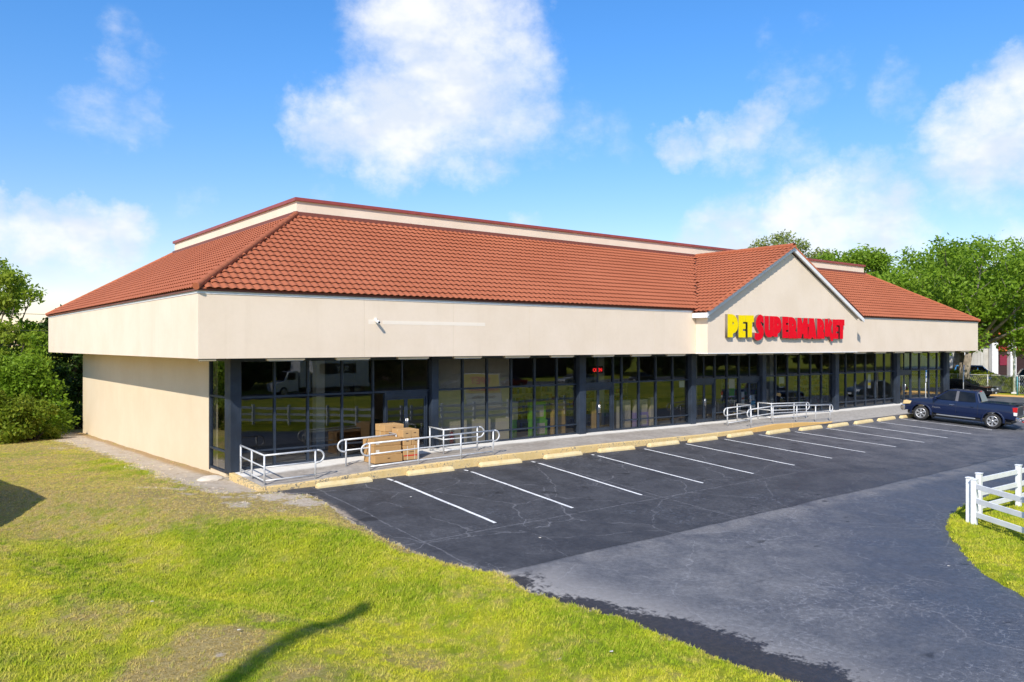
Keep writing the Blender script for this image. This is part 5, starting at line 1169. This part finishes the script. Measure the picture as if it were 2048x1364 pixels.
for i in range(60):
    x = -11.5 + i * .42
    if x < 10.4: gp('siding_rib', MB().box(x, x + .16, .24, .298, .9, 4.6, M), sid)
gp('base_band', MB().box(-12, 10.6, .2, .238, 0, 1.0, M), darkin)
for x in (7.2, 10.9, 13.2, 19.2, 24): gp('white_column', MB().box(x, x + .75, -.6, .15, 0, 4.75, M), wht)
gp('bay_opening', MB().box(11.7, 30, .2, .29, 0, 3.3, M), darkin); gp('red_band', MB().box(11.66, 30, .05, .19, 3.3, 4.7, M), redp); gp('orange_trim', MB().box(11.66, 30, .0, .045, 3.22, 3.4, M), oran)
gp('roof_fascia', MB().box(-12.2, 40, -1.2, -.9, 4.76, 6.0, M), oran); gp('yellow_sign_panel', MB().box(16.6, 18.2, -.02, .045, 2.3, 3.0, M), yel); gp('red_poster', MB().box(12.3, 13.8, .12, .195, 1.4, 2.7, M), paint('magenta_poster', (.20, .015, .04), .5))
for x in (6.2, 7.5): gp('meter_box', MB().bbox(x, x + 1.1, .1, .235, 1.0, 2.1, .02, M), paint('meter_box', (.5, .5, .48), .5))
lp = thing('light_pole', 'slim white light pole at the right edge of the lot', 'pole', (66.1, 1.9, RZ)); MB().tube([(0, 0, -.1), (0, 0, 3.6), (0, 0, 7.5)], [.11, .10, .07], 10).build('shaft', wht, lp, (0, 0, 0)); MB().bbox(-.3, .6, -.13, .13, 7.5, 7.66, .03).build('lamp_head', blk, lp, (0, 0, 0)); MB().bbox(-.17, .17, -.17, .17, -.05, .08, .02).build('base_plate', wht, lp, (0, 0, 0))
tp = thing('marker_post', 'thin teal marker post on the grass verge', 'post', (62.4, .35, gz(62.4, .35) + .03)); MB().tube([(0, 0, -.1), (0, 0, 1.5)], .05, 8).build('shaft', paint('teal_paint', (.10, .30, .32), .5), tp, (0, 0, 0)); MB().tube([(0, 0, 1.5), (0, 0, 1.55)], [.055, .02], 8).build('cap', wht, tp, (0, 0, 0))
# chain-link fence with vines along the verge
cf = thing('chain_link_fence', 'chain-link fence with grey posts and vines beyond the grass verge', 'fence', (66.3, 6, RZ)); cf['_w'] = (66.3, 6, RZ)
for i in range(9):
    y = 16 - i * 2.4; MB().tube([(66.3, y, RZ - .1), (66.3, y, RZ + 1.5)], .04, 8).build('post', post_m, cf)
MB().tube([(66.3, 16, RZ + 1.45), (66.3, -3.2, RZ + 1.45)], .025, 6).build('top_rail', post_m, cf)
mesh = MB()
for i in range(120):
    for s in (1, -1):
        y = 16 - i * .16; mesh.tube([(66.3, y, RZ + .05), (66.3, y - .7 * s if -3.2 < y - .7 * s < 16 else y, RZ + 1.43)], .006, 3, False, False)
o = mesh.build('wire_mesh', post_m, cf); o['kind'] = 'stuff'
bush('vine_hedge', 'green vine hedge on the chain-link fence in front of the blue suv', (66.9, 5.5, RZ), .5, 4.6, 1.75, 41, leaf_vine, n=9000, size=.13, clumps=44, twigs=10, cat='hedge')
bush('vine_hedge', 'darker vine hedge by the light pole', (67.0, -1.6, RZ), .45, 2.2, 1.5, 42, leaf_dark, n=4000, size=.13, clumps=24, twigs=8, cat='hedge')
vk = tag(link('verge_kerb', MB().box(60.9, 61.1, -10, 30, RZ - .3, RZ + .12).mesh('verge_kerb', kerbm)), 'pale kerb along the grass verge past the store', kind='structure')
# ---------------------------------------------------------------- road side (behind the camera, mirrored in the shop glass)
RD = lotz(20, -46)
ms = thing('monument_sign', 'low yellow and white roadside monument sign on the grass island', 'sign', (29.2, -23.2, gz(29.2, -23.2)), R(48)); zz = 0
MB().bbox(-1.4, 1.4, -.2, .2, -.2, .25, .03).build('base', stucco_w, ms, (0, 0, 0)); MB().bbox(-1.3, 1.3, -.15, .15, .251, 2.75, .02).build('cabinet', wht, ms, (0, 0, 0)); MB().bbox(-1.25, 1.25, .15, .165, 1.25, 2.7, .005).build('yellow_panel', yel, ms, (0, 0, 0))
for tx, sz, zt in (('PET', .72, 1.95), ('SUPERMARKET', .34, 1.42)):
    o = link('lettering', text_mesh('lettering', tx, sz, red, .006, True), ms, (0, 0, 0)); o.matrix_local = Matrix.Translation((0, .172, zt)) @ Matrix.Rotation(R(180), 4, 'Z') @ Matrix.Rotation(R(90), 4, 'X')
o = link('lettering', text_mesh('lettering', 'Space Available', .27, ink, .004, True), ms, (0, 0, 0)); o.matrix_local = Matrix.Translation((0, .156, .85)) @ Matrix.Rotation(R(180), 4, 'Z') @ Matrix.Rotation(R(90), 4, 'X')
bt = thing('box_truck', 'white box truck on the road across from the store', 'truck', (27.5, -48.5, RD), R(180)); wp = carpaint('truck_white', (.7, .7, .7), .0)
extr(bt, 'cab', [(4.9, .5), (5.0, 1.25), (3.9, 1.5), (3.3, 2.45), (2.3, 2.5), (2.3, .5)], -1.05, 1.05, wp, .08); MB().bbox(-5.2, 2.2, -1.2, 1.2, .9, 3.9, .03).build('cargo_box', wp, bt, (0, 0, 0)); MB().bbox(-5, 4.6, -.6, .6, .45, .9, .03).build('chassis', blk, bt, (0, 0, 0))
for s in (1, -1):
    for x in (3.9, -2.6, -3.8): wheel(bt, x, s * .95, .48, .3)
    pane_on(bt, 'side_window', [(3.6, s * 1.058, 1.6), (2.6, s * 1.058, 1.6), (2.6, s * 1.058, 2.3), (3.25, s * 1.058, 2.3)], cglass); MB().box(-3.6, 1.4, s * 1.202, s * 1.21, 2.2, 3.2).build('side_panel', blk, bt, (0, 0, 0))
    o = link('lettering', text_mesh('lettering', 'SUPPLY', .8, wht, .004, True), bt, (0, 0, 0)); o.matrix_local = Matrix.Translation((-1.6, s * 1.213, 2.42)) @ Matrix.Rotation(R(180) if s > 0 else 0, 4, 'Z') @ Matrix.Rotation(R(90), 4, 'X')
pane_on(bt, 'windshield', [(3.93, -.9, 1.56), (3.93, .9, 1.56), (3.4, .8, 2.4), (3.4, -.8, 2.4)], cglass)
for i, (nm, lb, x, y, c, k) in enumerate((('suv_car', 'silver suv on the road across from the store', 44, -48.5, (.30, .30, .31), 'suv'), ('sedan_car', 'red sedan on the road across from the store', 52, -48.2, (.30, .012, .012), 'sedan'), ('sedan_car', 'white sedan on the road across from the store', 63, -48.4, (.55, .55, .55), 'sedan'), ('sedan_car', 'dark grey sedan farther along the road across from the store', 74, -48.2, (.04, .04, .045), 'sedan'))):
    sedan(nm, lb, 'car', (x, y, RD), R(180), c, H=1.42 if k == 'sedan' else 1.75, kind=k)
ob = thing('roadside_building', 'low dark building with orange fascia across the road', 'building', (62, -70, RD)); ob['_w'] = (62, -70, RD)
MB().box(48, 78, -78, -66, RD - .2, RD + 3.2).build('wall', darkin, ob); MB().box(47.6, 78.4, -78.4, -65.4, RD + 3.21, RD + 4.9).build('orange_fascia', paint('orange_fascia', (.85, .20, .04), .5), ob)
# woods across the road
proto = None
for i, (x, y) in enumerate([(-20, -62), (-12, -63), (-4, -61), (4, -62), (11, -61), (18, -62.5), (25, -61), (32, -62), (39, -61), (45, -63), (83, -62), (90, -61), (97, -62), (104, -61), (112, -62.5), (120, -61), (129, -62), (139, -61), (150, -62), (162, -61), (-10, -72), (6, -73), (22, -72), (38, -74), (88, -73), (106, -73), (126, -73)]):
    if proto is None: proto = tree('roadside_tree', 'dark bushy tree in the woods across the road', (x, y, RD), 13, 6.0, 51, leaf_dark, bark_d, n=9000, size=.55, base=.0, trunk=.3, clumps=46, grp='woods across the road'); o = proto
    else: o = copy_tree(proto)
    o['label'] = '%s from the west in the %s row of dark trees across the road' % ((ordn + ['seventeenth', 'eighteenth', 'nineteenth', 'twentieth'])[i if i < 20 else i - 20], ('front', 'back')[i > 19])
    o.location = (x, y, RD); o.rotation_euler = (0, 0, i * 2.1); s = .85 + .35 * ((i * 37) % 10) / 10; o.scale = (s * 1.1, s * 1.1, s)
up = thing('utility_pole', 'wooden utility pole on the lawn, casting the long shadow', 'pole', (-18.2, -23.9, gz(-18.2, -23.9))); MB().tube([(0, 0, -.3), (0, 0, 9), (0, 0, 18.2)], [.26, .23, .19], 10).build('shaft', bark_d, up, (0, 0, 0)); MB().tube([(0, 0, 18.2), (0, 0, 18.28)], [.2, .08], 10).build('cap', post_m, up, (0, 0, 0))
nb = thing('shadow_caster', 'unseen shed-like block left of the view, shaped to cast the pointed shadow', 'shed', (-9.5, 3, gz(-8, 0))); nb['_w'] = (-9.5, 3, gz(-8, 0)); sz = gz(-8, 0)  # block added out of view; its footprint is set by the pointed lawn shadow
MB().prism([(-7.0, -1.3), (-8.2, 8.0), (-14, 8.0), (-14, -8), (-13, -7.2)], 'z', sz - .3, sz + 2.9).build('wall', stucco_w, nb); MB().prism([(-6.8, -1.35), (-8.0, 8.2), (-14.2, 8.2), (-14.2, -8.2), (-13, -7.45)], 'z', sz + 2.901, sz + 3.1).build('roof', drip_m, nb)
# ---------------------------------------------------------------- inside the shop
shelf_m = paint('shelf_metal', (.42, .40, .34), .5); r9 = random.Random(9)
pcols = [paint('goods_%d' % i, c, .55) for i, c in enumerate([(.45, .22, .04), (.10, .30, .08), (.55, .52, .45), (.35, .04, .04), (.06, .10, .25), (.5, .42, .10), (.2, .2, .2), (.10, .24, .28)])]
def shelf(label, x, y, L, rz):
    t = thing('shelf_unit', label, 'shelf', (x, y, .40), rz, 'shelves inside the shop')
    for k in range(5): MB().box(-L / 2, L / 2, -.22, .22, .1 + k * .4, .125 + k * .4).build('shelf_board', shelf_m, t, (0, 0, 0))
    MB().box(-L / 2, L / 2, -.012, .012, .126, 2.1).build('back_panel', shelf_m, t, (0, 0, 0))
    for s in (-1, 1): MB().box(s * L / 2 - .02, s * L / 2 + .02, -.22, .22, 0, 2.1).build('upright', shelf_m, t, (0, 0, 0))
    for ci in range(len(pcols)):
        mb = MB()
        for k in range(5):
            xx = -L / 2 + .05
            while xx < L / 2 - .2:
                w = r9.uniform(.1, .24)
                if r9.randrange(len(pcols)) == ci: mb.box(xx, xx + w, -.21, -.03, .126 + k * .4, .126 + k * .4 + r9.uniform(.14, .3))
                xx += w + .02
        if mb.v: o = mb.build('goods', pcols[ci], t, (0, 0, 0)); o['kind'] = 'stuff'
shelf('shelves of coloured goods behind the second window bay', 14.9, 4.2, 3.0, 0); shelf('shelves of coloured goods behind the doors of the third bay', 19.0, 4.6, 3.6, R(-4)); shelf('shelves of coloured goods deeper behind the third bay', 23, 6.4, 3.6, 0); shelf('shelves of goods behind the fifth bay', 33.5, 5.2, 4, 0); shelf('shelves of goods behind the sixth bay', 41, 5.2, 4, 0)
grn = paint('carton_green', (.16, .42, .04), .5); crm = paint('carton_cream', (.55, .47, .36), .6); pur = paint('carton_purple', (.34, .26, .45), .5); tan = paint('carton_tan', (.52, .33, .12), .7); gry = paint('panel_grey', (.40, .41, .42), .6)
def display(label, x, w, h, m, rz=0, y=1.85, z=.402, name='display_carton', pic=True, dep=.16):
    t = thing(name, label, 'box', (x, y, z), rz, 'cartons displayed inside the windows'); MB().bbox(-w / 2, w / 2, -dep / 2, dep / 2, 0, h, .01).build('carton', m, t, (0, 0, 0))
    if pic:
        MB().box(-w * .12, w * .36, -dep / 2 - .003, -dep / 2 - .0005, h * .18, h * .82).build('picture_panel', crm, t, (0, 0, 0)); fr = MB()
        for q in range(5): fr.box(-w * .06 + q * w * .085, -w * .05 + q * w * .085, -dep / 2 - .006, -dep / 2 - .0035, h * .26, h * .7)
        fr.build('cage_print', blk, t, (0, 0, 0))
display('green and white crate carton inside the second window bay, lower', 14.75, .95, .72, grn); display('green and white crate carton inside the second window bay, on top', 14.7, .9, .78, grn, 0, 1.86, 1.124)
display('narrow green carton at the left of the second bay goods', 13.45, .36, .8, grn, R(8), 1.95, pic=False); display('narrow white and green carton above the narrow green one', 13.5, .34, .75, crm, R(-6), 1.95, 1.204, pic=False)
display('tall brown flat carton leaning inside the second bay', 15.95, .78, 1.42, tan, R(3), 1.9, pic=False); display('pale grey panel inside the third bay doors', 17.45, .5, 1.35, gry, R(12), 2.0, pic=False); display('brown flat carton inside the third bay doors', 18.35, .55, 1.35, tan, R(-8), 2.0, pic=False)
display('cream crate carton in the third bay window', 20.0, .95, 1.35, crm, 0, 1.9); display('purple crate carton in the third bay window', 21.2, .98, .72, pur, 0, 1.88); display('cream crate carton on the purple one', 21.2, .9, .62, crm, 0, 1.9, 1.124); display('tall cream carton beside the purple one', 22.15, .5, 1.4, crm, R(5), 1.95, pic=False)
display('white roll-up panel inside the fifth bay window', 31.2, .7, 1.5, crm, 0, 1.9, 1.0 - .598, pic=False)
def poster(label, x, z, w, h, m, band=None):
    t = thing('window_poster', label, 'poster', (x, 1.47, z), 0, 'posters in the shop windows'); MB().box(-w / 2, w / 2, 0, .004, 0, h).build('sheet', m, t, (0, 0, 0))
    if band: MB().box(-w / 2 + .02, w / 2 - .02, -.003, -.0005, h * band[0], h * band[1]).build('printed_band', band[2], t, (0, 0, 0))
pwhite = paint('poster_white', (.7, .69, .64), .5); lilac = paint('poster_lilac', (.62, .52, .60), .5); cyan = paint('poster_blue', (.05, .42, .68), .5)
poster('pale lilac poster with a green picture left of the entrance doors', 27.75, 1.6, .5, .95, lilac, (.08, .5, grn)); poster('white notice with an orange band on the entrance door', 28.72, 1.1, .26, .75, pwhite, (.45, .6, oran)); poster('small white notice on the right entrance door', 29.6, 1.35, .3, .3, pwhite); poster('bright blue and white poster low on the right entrance door', 29.62, .95, .4, .38, cyan, (.05, .45, pwhite))
poster('white and brown poster in the first window right of the entrance', 32.3, 1.95, .5, .6, pwhite, (.1, .4, blk)); poster('cream notice in the sixth bay window', 41.9, 1.6, .36, .9, pwhite, (.2, .4, yel)); poster('round white sticker high in the last pane of the third bay', 23.75, 2.25, .4, .32, pwhite)
for k, (x, c) in enumerate(((17.9, (.9, .02, .02)), )):
    b = NB('open_sign_light'); b.b.inputs['Emission Color'].default_value = (*c, 1); b.b.inputs['Emission Strength'].default_value = 1.6; b.set(Base_Color=(.2, .0, .0))
    t = thing('open_sign', 'small red lit OPEN sign behind the third bay glass', 'sign', (18.0, 1.52, 3.15)); link('lettering', text_mesh('lettering', 'OPEN', .22, b.m, .004, True), t, (0, 0, 0)).rotation_euler = (R(90), 0, 0); MB().box(-.35, .35, .01, .03, -.08, .24).build('backing', blk, t, (0, 0, 0))
fe = thing('fire_extinguisher', 'red fire extinguisher on the floor behind the second bay glass', 'extinguisher', (10.35, 1.9, .402)); MB().lathe([(0, 0), (.085, .0), (.085, .42), (.05, .48), (.025, .5), (0, .5)], Matrix.Rotation(R(-90), 4, 'Y'), 14).build('cylinder', redp, fe, (0, 0, 0)); MB().tube([(0, 0, .5), (0, 0, .56), (.08, 0, .58)], .015, 6).build('handle', blk, fe, (0, 0, 0))
# white stone beside the corner
rk9 = bmesh.new(); bmesh.ops.create_icosphere(rk9, subdivisions=3, radius=.34); rr = random.Random(3)
for v in rk9.verts: v.co = Vector((v.co.x * 1.25 * rr.uniform(.93, 1.07), v.co.y * .8 * rr.uniform(.93, 1.07), v.co.z * .42 * rr.uniform(.9, 1.1)))
me = bpy.data.meshes.new('stone'); rk9.to_mesh(me); rk9.free(); me.materials.append(paint('pale_stone', (.62, .55, .45), .9, bump=.4, bscale=20)); tag(link('stone', me, None, (.85, 1.55, gz(.85, 1.55) + .06)), 'flat pale stone lying beside the corner column', 'stone')
# litter and leaves dropped on the grass and asphalt
lit = [((-3.5, -9.0), 0, 'grass left of the brown patch'), ((-2.7, -11.3), 0, 'bare brown patch of the lawn'), ((2.0, -15.3), 0, 'grass near the drain stain'), ((4.9, -4.1), 1, 'asphalt of the first parking bay'), ((5.6, -9.2), 1, 'dark asphalt below the first parking line'), ((11.9, -16.3), 1, 'asphalt beside the grass island')]
for i, ((x, y), k, lw) in enumerate(lit):
    z = (lotz(x, y) if k else gz(x, y) + .075) + .004; a = i * 1.3
    V = [(.032 * math.cos(a + q * 1.2566) * (1 + .4 * ((i + q) % 2)), .032 * math.sin(a + q * 1.2566), .006 * (q % 2)) for q in range(5)]
    tag(link('litter_scrap', mkmesh('litter_scrap', V, [(0, 1, 2, 3, 4)], wlab if i % 3 else pwhite), None, (x, y, z)), 'small pale scrap of litter on the ' + lw, 'litter', 'scraps of litter')
